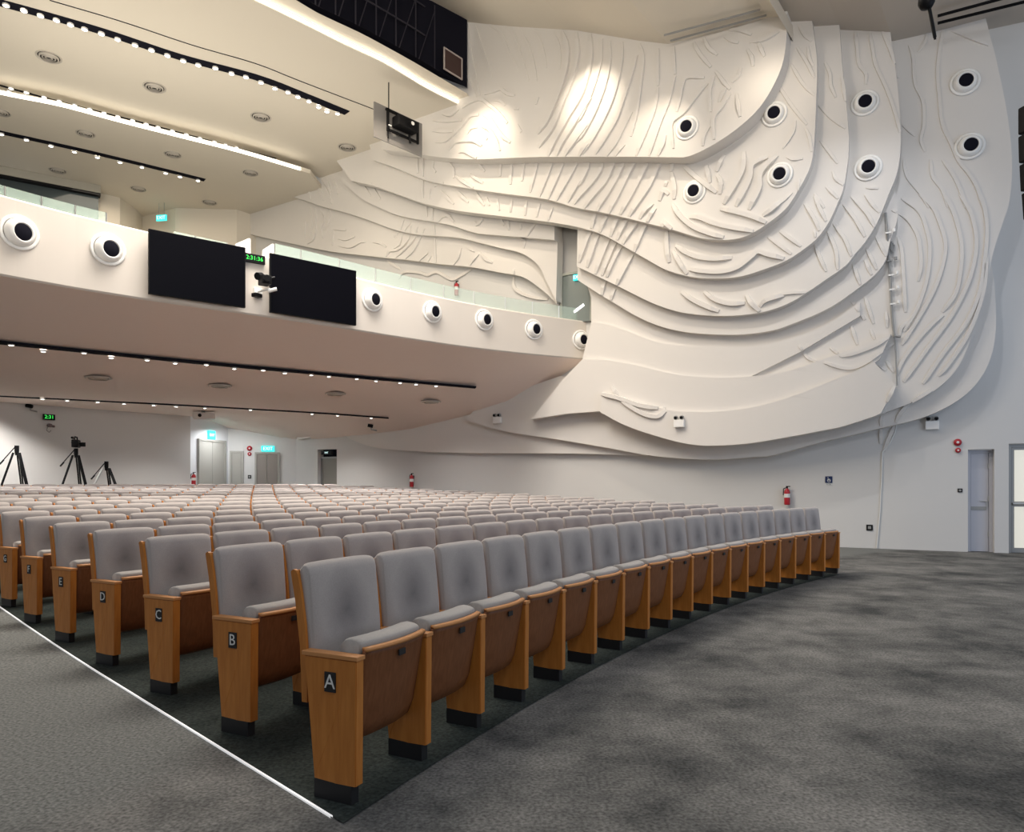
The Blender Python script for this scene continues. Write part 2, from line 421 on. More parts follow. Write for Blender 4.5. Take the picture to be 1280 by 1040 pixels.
E6c = [(721, 333), (746, 345), (773, 358), (797, 370), (821, 381), (850, 390), (882, 394), (918, 394.5), (954, 390), (984, 380), (1008, 366), (1033, 349), (1057, 332), (1069, 317), (1081, 303), (1096, 279), (1110, 245), (1122, 213), (1126, 171), (1122, 108), (1113, 39), (1110, -10)]
E7c = [(439, 226), (469, 233), (514, 249), (529, 254), (570, 263), (630, 270.6), (690, 278), (731, 286), (757, 295), (787, 312), (810, 325), (832, 337), (862, 345.5), (890, 348), (923, 346), (954, 337), (984, 325), (1008, 309), (1023, 296), (1037, 276), (1047, 254), (1055, 232), (1061, 184), (1058, 131), (1053, 85), (1049, 30), (1047, -10)]
E8c = [(466, 200), (495, 210), (532, 225), (577, 234), (630, 242), (682, 249), (720, 259.5), (750, 265), (781, 272), (809, 279), (842, 287.5), (874, 297), (899, 300), (923, 298), (943, 290), (964, 276), (980, 263), (991, 249), (1011, 213), (1017, 184), (1020, 131), (1021, 75), (1015, 25), (1013, -10)]
E9c = [(478, 187), (514, 191), (555, 197), (600, 199), (660, 196.5), (720, 196), (795, 196), (840, 196.5), (862, 195), (893, 180), (926, 157), (952, 131), (972, 96), (981, 66), (984, 23), (984, -10)]
EAc = [(428, 228), (453, 249), (473, 259), (494, 268), (521, 274), (541, 277), (565, 282), (594, 291), (622, 294), (657, 297), (693, 300)]
EBc = [(349, 241), (382, 251), (402, 258), (433, 266), (463, 276), (490, 286), (521, 293), (571, 297), (602, 304), (626, 310), (653, 317), (673, 332), (683, 352), (695, 376)]
ECc = [(301, 290), (331, 297), (372, 306), (412, 314), (453, 319), (480, 322), (510, 325), (549, 330), (590, 334), (622, 340), (653, 346), (673, 359), (685, 369), (696, 380)]
PL = []   # (image polygon, stand-off, thickness)
def add_pl(cont, closure, off, th): PL.append((cat_rom(cont, 6) + closure, off, th))
add_pl([(421, 538), (443, 551), (480, 561), (570, 566), (720, 567), (810, 570)], [(810, 540), (700, 500), (560, 500), (440, 520)], .14, .2)
add_pl(E1c, [(1190, 330), (1180, 430), (1060, 500), (850, 520), (760, 480), (700, 470), (600, 505)], .28, .34)
add_pl(E2c, [(730, -10), (725, 290), (730, 345), (739, 372), (739, 403), (728, 449), (700, 478), (664, 524), (682, 520), (709, 517)], .42, .5)
add_pl(L431, [(1075, 395), (1000, 440), (900, 490), (800, 480), (728, 465), (728, 449)], .50, .16)
add_pl(L471, [(1100, 448), (1071, 472), (1029, 490), (945, 518), (860, 525), (800, 520), (751, 514), (709, 517), (664, 524), (700, 480)], .58, .24)
add_pl(L513, [(1120, 482), (1101, 516.5)] + [p for p in reversed(cat_rom(E2c[:9], 6)[:-1])][2:], .68, .34)
add_pl(ECc, [(696, 320), (690, 200), (600, 150), (400, 150), (285, 230), (292, 262)], .22, .3)
add_pl(EBc, [(697, 300), (690, 200), (600, 100), (400, 100), (335, 205)], .40, .3)
add_pl(EAc, [(693, 200), (600, 60), (430, 60)], .58, .3)
add_pl(E5c, [(1112, 100), (1105, -10), (730, -10), (722, 285)], .60, .3)
add_pl(E6c, [(730, -10), (722, 285)], .78, .3)
add_pl(E7c, [(430, -10), (420, 200)], .98, .35)
add_pl(E8c, [(470, -10), (455, 150)], 1.20, .4)
add_pl(E9c, [(470, -10), (470, 120)], 1.60, .6)
add_pl([(371, 550), (395, 545), (420, 538), (447, 531)], [(480, 518), (371, 505)], .24, .24)
PLO = []
for poly, off, th in PL:
    uz = [wuz(x, y, off) for x, y in poly]
    o = link('relief_layer', plate_uz(uz, off, th), M_relief, wall_right)
    PLO.append([poly, off, o, bmesh.new()])
order = sorted(PLO, key=lambda e: -e[1])
base_r = [None, 0, wall_right, bmesh.new()]
def top_of(p):
    for e in order:
        if inside(p, e[0]): return e
    return base_r
def ridge(pts, w=.10, h=.055, step=3.0):
    px = cat_rom(pts, step); prev = None; run = []
    runs = []
    for p in px:
        e = top_of(p)
        if prev is not None and e is not prev:
            runs.append((prev, run)); run = []
        run.append(p); prev = e
    runs.append((prev, run))
    for e, run in runs:
        if len(run) < 2: continue
        uz = [Vector(wuz(x, y, e[1])) for x, y in run]
        bm = e[3]; rows = []
        n = len(uz)
        for i, p in enumerate(uz):
            t = uz[min(i + 1, n - 1)] - uz[max(i - 1, 0)]
            if t.length < 1e-6: t = Vector((1, 0))
            t.normalize(); nn = Vector((-t.y, t.x))
            f = min(1, .35 + .65 * min(i, n - 1 - i) / 3.0)
            hh = h * f; ww = w * (.55 + .45 * f)
            row = []
            for (s, hgt) in ((-.5, -.01), (-.40, 1), (.40, 1), (.5, -.01)):
                q = p + nn * (s * ww); x, y = wpos(q.x, e[1] + (hh if hgt == 1 else hgt)); row.append(bm.verts.new((x, y, q.y)))
            rows.append(row)
        for a, b in zip(rows, rows[1:]):
            for j in range(3): bm.faces.new((a[j], a[j + 1], b[j + 1], b[j]))
        bm.faces.new(rows[0]); bm.faces.new(list(reversed(rows[-1])))
def strokes(ox, oy, s, lst, w=.10, h=.055):
    for st in lst: ridge([(ox + x / s, oy + y / s) for x, y in st], w * .95 * (.8 if ox == 960 else 1), h * (.6 if ox == 960 else .95))
strokes(480, 20, 4.923, [
 [(480,565),(540,530),(600,515),(650,550),(700,590),(760,660)], [(620,480),(680,465),(720,450),(760,480),(805,490)], [(670,520),(715,520),(745,550)],
 [(300,640),(380,648),(480,640)], [(300,705),(350,712),(425,710)], [(320,775),(380,770),(430,730),(480,680),(530,620),(585,608)],
 [(615,608),(660,640),(700,700),(740,750),(778,778)], [(510,725),(540,690),(575,685)], [(605,680),(650,700),(690,760),(715,830)],
 [(400,825),(440,780),(500,768),(560,772),(600,800)], [(460,840),(500,835),(570,875)], [(360,600),(410,612),(460,575)], [(820,670),(845,715)], [(600,715),(635,760)], [(800,570),(830,572)], [(935,545),(950,500)]])
strokes(480, 20, 4.923, [
 [(520,50),(530,200),(560,350),(590,490)], [(560,60),(600,180),(640,300),(660,380)], [(640,45),(720,110),(780,250),(830,340)],
 [(740,55),(800,120),(850,260),(890,400)], [(820,70),(880,160),(920,280),(940,400)], [(910,75),(960,150),(990,250),(1000,320)], [(1035,95),(1075,170),(1085,260),(1080,330)], [(480, 220), (520, 380), (570, 500)]], .07, .03)
strokes(480, 20, 4.923, [
 [(1095,95),(1130,190),(1125,320),(1085,460),(1010,640),(945,725)], [(1185,105),(1195,230),(1165,380),(1100,540),(1040,690),(950,810)],
 [(1270,115),(1275,260),(1230,460),(1140,620),(1060,760),(1010,860)], [(1276,500),(1170,670),(1100,780),(1060,860)], [(1275,640),(1170,780),(1110,860)], [(1276,760),(1200,860)]], .13, .07)
strokes(720, 20, 4.923, [
 [(85,120),(100,230),(80,370),(30,500),(0,560)], [(160,140),(150,300),(100,470),(40,610),(0,660)], [(207,150),(210,280),(180,430),(120,590),(50,720),(0,780)],
 [(285,160),(280,300),(240,470),(190,600),(110,750),(40,850)], [(375,240),(350,350),(300,500),(250,640),(180,760),(120,850)],
 [(390,170),(415,260),(400,420),(375,600),(340,740)], [(345,590),(300,680),(250,780),(190,860)], [(505,440),(490,560),(440,700),(370,860)],
 [(610,370),(575,520),(520,660),(450,860)], [(550,735),(540,790),(505,860)], [(300,790),(240,860)], [(790,380),(690,380),(660,420),(640,520),(620,590)],
 [(810,415),(740,500),(670,590),(595,655),(592,740),(600,815)], [(820,680),(790,740),(780,800)], [(950,475),(900,560),(850,630),(850,760)],
 [(850,370),(825,470),(830,590)], [(725,160),(760,230),(830,315)], [(785,130),(820,200),(870,240)], [(960,410),(1000,370),(1015,320)],
 [(1055,205),(1085,260),(1090,310)], [(1070,160),(1150,150),(1210,120),(1250,95)], [(940,85),(1010,90),(1080,115)], [(915,125),(960,155),(1000,165)],
 [(1120,160),(1160,250)], [(860,340),(920,420),(950,450)], [(990,480),(1010,620)], [(880,530),(925,440)], [(505,200),(505,430)], [(600,190),(610,360)]], .09, .05)
strokes(720, 190, 4.923, [
 [(75,60),(75,100),(30,190),(0,215)], [(160,60),(160,100),(110,180),(0,300)], [(240,50),(220,110),(180,190),(120,260),(50,345)],
 [(300,60),(250,170),(190,270),(130,365),(90,490),(20,680)], [(370,50),(320,150),(260,270),(200,380),(140,510),(70,710)],
 [(450,50),(400,160),(330,290),(265,400),(200,550),(120,750)], [(520,60),(460,200),(380,320),(320,410),(240,570),(160,760)],
 [(475,315),(420,370),(380,430),(280,580),(190,770),(160,880)], [(490,345),(440,430),(350,630),(250,820),(215,910)],
 [(665,90),(760,170),(865,250)], [(800,80),(815,130),(825,190)], [(910,20),(890,70),(865,120)], [(590,130),(610,220),(605,290)],
 [(560,180),(550,210)], [(515,300),(540,240),(570,262)], [(600,50),(587,120)], [(595,320),(640,390),(720,460),(830,505),(910,525)], [(700,400),(760,405),(850,440),(950,465),(1090,488)],
 [(530,420),(540,460),(600,485)], [(530,420),(600,485)], [(870,140),(895,190),(885,260)], [(890,350),(1000,375),(1100,405),(1170,435)], [(1035,0),(1030,110),(980,210),(910,320)],
 [(1180,30),(1090,80),(1075,160),(1040,240),(985,335)], [(1240,20),(1170,90),(1135,150),(1130,230),(1065,355)], [(1150,390),(1200,360),(1270,300)],
 [(615,575),(680,620),(760,650),(860,660),(960,650)], [(695,720),(780,735),(900,738),(1000,710),(1090,640),(1125,615),(1190,635),(1280,655)],
 [(560,480),(565,600),(575,680)], [(600,610),(640,680),(685,750)], [(650,860),(720,910),(800,950),(880,980)], [(790,860),(860,910),(950,935),(1040,930)],
 [(1130,950),(1170,915),(1280,880)], [(1050,880),(1080,930),(1130,980)]], .12, .07)
strokes(480, 190, 4.923, [
 [(305,60),(300,100),(320,125)], [(390,55),(430,110),(430,160)], [(440,145),(500,190),(550,220)], [(560,50),(620,120)], [(530,140),(610,190)],
 [(720,60),(715,150)], [(790,60),(780,200)], [(865,60),(850,180)], [(945,50),(935,120),(900,250)], [(1040,50),(1020,120),(950,290)], [(1105,60),(1090,110),(1010,290)], [(1190,50),(1170,110),(1060,300)], [(1270,50),(1240,120),(1130,310)], [(1280,180),(1170,320)],
 [(310,210),(350,190),(380,200)], [(285,230),(280,290)], [(350,240),(430,320)], [(450,240),(520,310)], [(560,240),(620,330)], [(630,280),(650,330)], [(700,290),(710,360)], [(790,290),(780,370)], [(880,300),(870,390)], [(960,320),(940,400)], [(1040,340),(1010,420)],
 [(330,430),(385,390),(430,430)], [(600,370),(605,420),(570,450),(555,430)], [(700,380),(740,450)], [(760,390),(770,480)], [(850,400),(840,480)], [(940,430),(880,520),(860,590)],
 [(260,310),(265,400)], [(300,330),(300,420)], [(205,30),(210,130)], [(240,30),(240,290)], [(120,420),(100,480),(60,520)], [(165,450),(150,540),(90,600),(30,610),(10,645)], [(205,460),(190,530),(130,600),(70,650)],
 [(250,470),(220,540),(180,610),(130,655)], [(270,620),(215,670)], [(290,640),(270,675)], [(310,450),(320,680)], [(475,590),(460,650),(425,695)],
 [(520,590),(560,610)], [(590,620),(540,680),(520,710)], [(590,620),(630,660),(670,680)],
 [(90,780),(130,740),(230,745),(270,760),(330,740),(420,785),(480,760),(540,720)], [(20,670),(100,720)], [(800,720),(810,840),(900,890),(1010,908)]], .10, .06)
strokes(260, 190, 4.923, [
 [(600,430),(595,520)], [(630,340),(640,430),(630,530)], [(655,340),(665,430),(655,530),(610,565)], [(690,360),(715,420),(700,480),(705,530)],
 [(740,350),(750,400),(735,450),(715,480)], [(660,160),(690,240),(710,300)], [(690,160),(740,250),(760,320)], [(730,165),(760,250)], [(770,165),(800,260)], [(620,220),(630,290)],
 [(770,480),(765,575)], [(775,475),(850,480)], [(800,530),(850,540),(905,520)], [(805,575),(880,585),(940,555),(970,553)], [(1015,555),(1060,560),(1095,585)],
 [(1210,400),(1190,460),(1150,530)], [(1100,640),(1130,600),(1180,570),(1200,500),(1250,430)], [(940,180),(1000,270)], [(1000,190),(1060,290)], [(1150,260),(1200,270)]], .09, .05)
strokes(960, 20, 4.129, [
 [(450,80),(460,160),(470,250),(505,300),(505,355)], [(525,80),(540,170),(555,250),(600,350),(640,450),(670,550),(681,600)], [(590,80),(640,200),(672,320)],
 [(205,155),(215,220),(235,260)], [(150,160),(200,240),(240,320)], [(120,250),(180,350),(240,410)], [(295,240),(320,300),(325,360),(350,420)], [(380,310),(390,370),(400,440)],
 [(160,50),(190,100),(225,130)], [(140,540),(130,600),(75,685)], [(195,580),(215,630),(225,700)], [(95,725),(130,740),(180,735)], [(50,350),(120,460),(200,560)],
 [(250,440),(320,520),(400,580)], [(335,800),(350,840),(400,880)], [(240,915),(270,960),(290,990)], [(160,840),(155,900)], [(125,910),(70,960),(20,980)],
 [(505,885),(570,890)], [(730,150),(750,220),(760,350),(800,440),(805,560),(790,640),(810,700)], [(825,80),(810,140),(775,185)],
 [(905,70),(885,180),(875,300),(885,430),(900,560),(945,660),(985,750),(1040,820),(1080,890),(1110,990)], [(695,560),(760,620)], [(700,740),(720,830),(790,920),(830,990)],
 [(840,740),(850,830),(900,900),(930,990)], [(900,740),(960,830),(1000,920),(1020,990)], [(940,70),(1060,120),(1140,150)], [(270,640),(360,760)], [(300,880),(380,960)]], .09, .045)
strokes(960, 240, 4.129, [
 [(640,90),(720,140),(770,220),(785,300),(790,380),(775,460)], [(690,30),(780,100),(820,200),(835,300),(820,450),(770,600),(700,720)],
 [(780,10),(850,80),(890,170),(915,260),(910,340),(880,450),(830,560),(760,680),(690,790)], [(900,0),(950,90),(985,200),(1000,300),(990,430),(965,530),(900,620)],
 [(990,10),(1050,120),(1075,250),(1060,380),(1020,500),(940,650),(830,800),(700,980)], [(1090,0),(1120,100),(1130,200),(1120,330),(1090,520),(1020,680),(900,840),(800,990)],
 [(1130,330),(1110,520),(1040,720),(940,880),(880,950)], [(905,635),(850,680),(760,780),(690,880),(665,950)], [(670,230),(690,300),(700,450),(710,620)], [(740,650),(690,700),(680,740)],
 [(240,20),(270,90),(300,150)], [(190,60),(240,140),(265,200)], [(240,195),(255,300),(300,410)], [(310,200),(350,300),(360,400)], [(340,160),(400,250),(430,330)],
 [(390,60),(450,140),(500,230)], [(430,20),(510,110),(550,180)], [(500,10),(560,90),(590,110)], [(440,370),(480,490)], [(500,350),(540,440)], [(510,290),(560,400)], [(560,230),(610,330)],
 [(60,200),(170,280)], [(0,230),(120,320)], [(0,330),(60,345)], [(0,560),(60,530),(130,520),(210,518)], [(430,560),(500,660)], [(500,540),(545,680)], [(430,690),(465,800)], [(530,710),(550,760)],
 [(160,790),(200,850),(260,880)], [(380,850),(460,830),(560,790),(640,740)], [(290,880),(400,910),(480,895),(580,830),(650,780)], [(320,800),(380,850)], [(610,870),(650,930)], [(570,890),(610,920)], [(610,620),(615,700)]], .10, .055)
strokes(700, 340, 4.129, [[(270,590),(300,640),(350,685),(440,735),(510,745),(545,715)], [(215,630),(300,650),(420,690),(545,705)]], .12, .06)
strokes(860, 280, 2.364, [[(720, 490), (640, 545), (600, 620), (580, 670)], [(610, 480), (575, 560), (570, 650)]], .09, .045)
for e in PLO + [base_r]:
    if e[0] is None: link('relief_ridges', e[3], M_relief, wall_right)
    elif len(e[3].verts): link('relief_ridges', e[3], M_relief, e[2])
    else: e[3].free()

# wall-mounted air nozzles ------------------------------------------------
def nozzle(loc, rz, size, label, group, aim=(0, 0)):
    o = empty('air_nozzle', loc, rot=(math.pi / 2, 0, rz))     # local +Z looks out of the wall
    bm = bmesh.new(); r = size
    lathe(bm, [(r * .80, 0.0), (r * 1.0, 0.0), (r * 1.02, .018), (r * .97, .032), (r * .84, .034), (r * .80, .012), (r * .78, 0.0)], 40)
    link('outer_ring', bm, M_white, o, True)
    R = Matrix.Rotation(aim[0], 4, 'Y') @ Matrix.Rotation(aim[1], 4, 'X')
    bm = bmesh.new()
    lathe(bm, [(r * .80, -.01), (r * .78, .05), (r * .70, .10), (r * .56, .13), (r * .50, .128), (r * .47, .10), (r * .46, -.02)], 40, R)
    n = link('nozzle_cone', bm, M_white, o, True)
    bm = bmesh.new(); lathe(bm, [(r * .455, .06), (r * .46, .124), (r * .44, .128), (0, .124)], 32, R)
    link('dark_throat', bm, M_blackm, n, True)
    return tag(o, label, 'air nozzle', group)
for px, py, ordw in ((859, 160, 'upper one of the leftmost pair on the bulging relief'), (868, 240, 'lower one of the leftmost pair on the relief'),
                     (968, 143, 'upper one of the second pair from left on the relief'), (975, 219, 'lower one of the second pair from left on the relief'),
                     (1081, 129, 'upper one of the third pair from left on the relief'), (1085, 210, 'lower one of the third pair from left on the relief'),
                     (1206, 103, 'topmost right one near the relief outer edge'), (1212, 183, 'right one with a bright glint, near the relief outer edge')):
    e = top_of((px, py)); p = wall3(px, py, e[1])
    nozzle(p, wall_rz(px), .255, 'round white air nozzle, ' + ordw, 'air nozzles on the relief wall', (.10, .08))

# ------------------------------------------------------------------ balcony
EDGE = []
for px, py in ((-70, 331), (-30, 340), (0, 347), (112, 366), (225, 381), (304, 390.6), (439, 411), (570, 434), (727, 449)):
    p = at_h(px, py, 3.2); EDGE.append((math.atan2(p.y - C0y, p.x - C0x), math.hypot(p.x - C0x, p.y - C0y)))
EDGE.sort()
def re(t):
    if t <= EDGE[0][0]: return EDGE[0][1] + (t - EDGE[0][0]) * (EDGE[1][1] - EDGE[0][1]) / (EDGE[1][0] - EDGE[0][0])
    for (a, ra), (b, rb) in zip(EDGE, EDGE[1:]):
        if t <= b: return ra + (rb - ra) * (t - a) / (b - a)
    return EDGE[-1][1] + (t - EDGE[-1][0]) * .6
def rs(t):  # smoothed
    return sum(re(t + d) for d in (-.05, -.025, 0, .025, .05)) / 5
TE0, TE1 = 2.185, 2.76
PT, PB = 4.40, 3.20   # parapet top and bottom above the eye
def ptop(t):
    return 4.18 + .36 * min(1, max(0, (t - 2.24) / .47))
def sweep(bm, prof, t0, t1, n, rf=rs):
    """sweep closed (dr, z) outline along the balcony edge"""
    rows = []
    for i in range(n + 1):
        t = t0 + (t1 - t0) * i / n; r = rf(t)
        rows.append([bm.verts.new((*pol(r + dr, t), z + (ptop(t) - PT if z > CAMH + PT - .1 else 0))) for dr, z in prof])
    m = len(prof)
    for a, b in zip(rows, rows[1:]):
        for j in range(m):
            k = (j + 1) % m; bm.faces.new((a[j], a[k], b[k], b[j]))
    bm.faces.new(rows[0]); bm.faces.new(list(reversed(rows[-1])))
bm = bmesh.new()
sweep(bm, [(0, CAMH + PB + .03), (.03, CAMH + PB), (.3, CAMH + PB), (.3, CAMH + PT), (.03, CAMH + PT), (0, CAMH + PT - .03)], TE0, TE1, 80)
struct('wall_balcony', bm, M_para, label='curved cream balcony front wall', smooth=False)
def soff_h(dr):
    P = [(0, 3.2), (.4, 3.12), (2.6, 2.60), (5, 2.22), (7, 2.1), (12, 2.08)]
    for (a, ha), (b, hb) in zip(P, P[1:]):
        if dr <= b: return ha + (hb - ha) * (dr - a) / (b - a)
    return P[-1][1]
def soff_z(x, y, dr):
    dw = min(math.hypot(x - b[0], y - b[1]) for b in BASE)
    return soff_h(dr) - .62 * max(0, 1 - dw / 3.2) ** 1.6 * min(1, max(0, dr) / 1.6)
bm = bmesh.new(); rows = []
for i in range(101):
    t = 2.16 + (2.78 - 2.16) * i / 100; r0 = rs(t) + .02
    rows.append([bm.verts.new((*pol(r0 + dr, t), CAMH + soff_z(*pol(r0 + dr, t), dr))) for dr in (0, .4, 1, 1.8, 2.6, 3.8, 5, 6, 7, 9, 12, 16)])
for a, b in zip(rows, rows[1:]):
    for j in range(11): bm.faces.new((a[j], a[j + 1], b[j + 1], b[j]))
so = struct('ceiling_balcony', bm, M_soff, label='sloping underside of the balcony above the rear rows', smooth=True)
bm = bmesh.new(); rows = []
for i in range(41):
    t = 2.16 + (2.78 - 2.16) * i / 40; r0 = rs(t) + .3
    rows.append([bm.verts.new((*pol(r0 + dr, t), z)) for dr, z in ((0, CAMH + 3.35), (3, CAMH + 3.7), (8, CAMH + 4.6), (15, CAMH + 5.2))])
for a, b in zip(rows, rows[1:]):
    for j in range(3): bm.faces.new((a[j], a[j + 1], b[j + 1], b[j]))
struct('floor_balcony', bm, M_carpet, label='raked floor of the upper gallery behind the balcony front')
def edge_hit(px):  # point on the balcony front for an image column
    lo, hi = TE0, TE1; r = (px - CX) / F
    for _ in range(50):
        m = (lo + hi) / 2; x, y = pol(rs(m), m)
        if x / y > r: lo = m
        else: hi = m
    return lo
def edge_frame(px, py):
    t = edge_hit(px); x, y = pol(rs(t), t); z = CAMH + (HY - py) / F * y
    x2, y2 = pol(rs(t - .01), t - .01); x1, y1 = pol(rs(t + .01), t + .01)
    return Vector((x, y, z)), math.atan2(y2 - y1, x2 - x1), t
for i, (px, py) in enumerate(((24, 291), (135, 312), (465, 375), (540, 390), (605, 400), (667, 412), (726, 425))):
    p, rz, t = edge_frame(px, py)
    lab = ['leftmost on the balcony front', 'between the leftmost nozzle and the left black screen', 'just right of the right black screen', 'second right of the black screens',
           'third right of the black screens', 'second from the right end of the balcony', 'at the right end of the balcony by the relief'][i]
    nozzle(p, rz, .27 if i < 2 else .25, 'round white air nozzle, ' + lab, 'air nozzles on the balcony front', (.22, .06))
# two big screens following the balcony front
def screen(xl, xr, ytl, ybl, ytr, ybr, label):
    pl, _, _ = edge_frame(xl, (ytl + ybl) / 2); pr, _, _ = edge_frame(xr, (ytr + ybr) / 2)
    zt = (CAMH + (HY - ytl) / F * pl.y + CAMH + (HY - ytr) / F * pr.y) / 2; zb = (CAMH + (HY - ybl) / F * pl.y + CAMH + (HY - ybr) / F * pr.y) / 2
    mid = (pl + pr) / 2; d = pr - pl; w = math.hypot(d.x, d.y); rz = math.atan2(d.y, d.x)
    n = Vector((math.sin(rz), -math.cos(rz), 0))
    o = empty('display_screen', (mid.x + n.x * .16, mid.y + n.y * .16, zb), rz); h = zt - zb
    bm = bmesh.new(); box(bm, (0, .0, h / 2), (w, .06, h), bevel=.006); link('housing', bm, M_black, o)
    bm = bmesh.new(); box(bm, (0, -.032, h / 2), (w - .03, .004, h - .03)); link('panel', bm, M_screen, o)
    bm = bmesh.new()
    for x in (-w * .3, w * .3): box(bm, (x, .11, h / 2), (.08, .17, h * .6))
    link('wall_bracket', bm, M_grey, o)
    tag(o, label, 'screen', 'black screens on the balcony front'); return o
screen(183, 303, 290, 370, 312, 387, 'wide black display screen on the balcony front, left of the green clock')
screen(333, 440, 319, 392, 341, 409, 'wide black display screen on the balcony front, right of the camera')
# green clock
def clock(p, rz, w, h, s, label):
    n = Vector((math.sin(rz), -math.cos(rz), 0))
    o = empty('digital_clock', p + n * .03, rz)
    bm = bmesh.new(); box(bm, (0, 0, 0), (w, .06, h), bevel=.004); link('case', bm, M_black, o)
    text_mesh('digits', s, min(h * .95, w / len(s) * 1.9), M_green, o, Matrix.Translation((0, -.033, 0)) @ Matrix.Rotation(math.pi / 2, 4, 'X') @ Matrix.Diagonal((1, 1, 1, 1)), .001)
    tag(o, label, 'clock', 'green digital clocks'); return o
p, rz, t = edge_frame(317, 324); clock(p, rz, .40, .16, '2:31:36', 'green digital clock on the balcony front between the two black screens')
p, rz, t = edge_frame(322, 365)
o = empty('broadcast_camera', p, rz)
bm = bmesh.new(); box(bm, (0, -.02, 0), (.16, .05, .14), bevel=.005); path_tube(bm, [(0, -.03, 0), (.02, -.22, -.02), (.14, -.30, .02)], .02); link('wall_bracket', bm, M_white, o)
bm = bmesh.new(); box(bm, (.03, -.32, .15), (.18, .26, .16), bevel=.02); tube(bm, (.03, -.45, .15), (-.02, -.58, .14), .055, 14); tube(bm, (.12, -.3, .2), (.22, -.3, .24), .03); link('camera_body', bm, M_black, o)
bm = bmesh.new(); tube(bm, (-.1, -.28, .22), (.0, -.22, .25), .07, 14); link('lamp_head', bm, M_black, o)
bm = bmesh.new(); tube(bm, (.1, -.3, -.03), (.24, -.36, .02), .035, 12); link('white_arm', bm, M_white, o)
bm = bmesh.new(); box(bm, (-.08, -.2, -.12), (.16, .12, .07), .4, .01); link('junction_box', bm, M_black, o)
tag(o, 'black video camera on a white bracket below the clock between the screens', 'camera')
# glass rail on the parapet
rail = empty('glass_railing', (*pol(rs(2.5) + .15, 2.5), CAMH + PT))
def rail_seg(pxs, rail, rh=.34):
    ts = [edge_hit(x) for x in pxs]; inv = rail.matrix_basis.inverted()
    for a, b in zip(ts, ts[1:]):
        pa = Vector((*pol(rs(a) + .16, a), CAMH + ptop(a))); pb = Vector((*pol(rs(b) + .16, b), CAMH + ptop(b)))
        d = (pb - pa).normalized(); pa2 = pa + d * .015; pb2 = pb - d * .015
        n = Vector((d.y, -d.x, 0)) * .006
        bm = bmesh.new(); h = Vector((0, 0, rh))
        q = [pa2 - n, pb2 - n, pb2 - n + h, pa2 - n + h, pa2 + n, pb2 + n, pb2 + n + h, pa2 + n + h]
        v = [bm.verts.new(c - rail.location) for c in q]
        for f in ((0, 1, 2, 3), (4, 5, 6, 7), (0, 1, 5, 4), (1, 2, 6, 5), (2, 3, 7, 6), (3, 0, 4, 7)): bm.faces.new([v[i] for i in f])
        link('glass_pane', bm, M_glass, rail)
        bm = bmesh.new(); c = pb - rail.location; box(bm, c + Vector((0, 0, rh / 2)), (.02, .02, rh)); link('post', bm, M_steel, rail)
rail_seg([349, 382, 430, 475, 519, 560, 598, 637, 671, 704, 735], rail)
tag(rail, 'low green glass railing on the balcony front right of the clock', 'railing')
rail2 = empty('glass_railing', (*pol(rs(2.68) + .15, 2.68), CAMH + PT))
rail_seg([-45, 12, 58, 100, 139], rail2, .20); tag(rail2, 'low green glass railing at the left end of the balcony front', 'railing')
rail3 = empty('glass_railing', (*pol(rs(2.55) + .15, 2.55), CAMH + PT))
rail_seg([222, 250, 290], rail3, .15); tag(rail3, 'short pale glass railing above the left black screen', 'railing')
for (x0, x1, yy, lab) in ((306, 319, 306, 'small white desk end panel standing above the green clock'), (339, 349, 309, 'small white panel post at the start of the long glass railing'), (222, 250, 288, 'long white low panel above the left black screen')):
    p0, rz, t = edge_frame((x0 + x1) / 2, 320); p = Vector((*pol(rs(t) + .24, t), CAMH + ptop(t)))
    wd = (x1 - x0) / F * p.y * 1.4; hh = .34 if x1 - x0 < 20 else .10
    bm = bmesh.new()
    prism(bm, [(-wd / 2, 0), (wd / 2, 0), (wd / 2, hh), (wd / 2 - .04, hh), (-wd / 2, hh * .55)], -.02, .02, 'y')
    o = link('gallery_panel', bm, M_white); o.location = p; o.rotation_euler = (0, 0, rz); tag(o, lab, 'panel')

# ------------------------------------------------------------------ rear walls
def ray_R(px, R):
    r = (px - CX) / F; a = 1 + r * r; b = -2 * (r * C0x + C0y); c = C0x ** 2 + C0y ** 2 - R * R
    y = (-b + math.sqrt(b * b - 4 * a * c)) / (2 * a); return (r * y, y)
def strip(bm, pts, z0, z1, th):
    out = []
    for i, p in enumerate(pts):
        a = pts[max(i - 1, 0)]; b = pts[min(i + 1, len(pts) - 1)]
        d = Vector((b[0] - a[0], b[1] - a[1])).normalized(); out.append((p[0] - d.y * th, p[1] + d.x * th))
    rows = [[bm.verts.new((x, y, z)) for (x, y), z in ((p, z0), (p, z1), (q, z1), (q, z0))] for p, q in zip(pts, out)]
    for a, b in zip(rows, rows[1:]):
        for j in range(4):
            k = (j + 1) % 4; bm.faces.new((a[j], a[k], b[k], b[j]))
    bm.faces.new(rows[0]); bm.faces.new(list(reversed(rows[-1])))
bm = bmesh.new(); A = [ray_R(x, 46) for x in range(-80, 239, 20)] + [ray_R(238, 46)]
strip(bm, A, .2, 3.6, .2)
struct('wall_back', bm, M_wall, label='plain cream rear wall under the balcony behind the tripods')
PA = A[-1]; PBk = (-.3944 * 24.0, 24.0); PC = (-7.37, 24.52)
bm = bmesh.new(); strip(bm, [PA, PBk], .2, 3.6, .2); struct('wall_lobby', bm, mat('lobby_wall', (.80, .82, .84), .8), label='white side wall of the rear corner with the grey double door')
bm = bmesh.new(); strip(bm, [PBk, PC], .2, 3.6, .2); struct('wall_corner', bm, mat('corner_wall', (.72, .72, .70), .8), label='rear corner wall with the green exit sign')
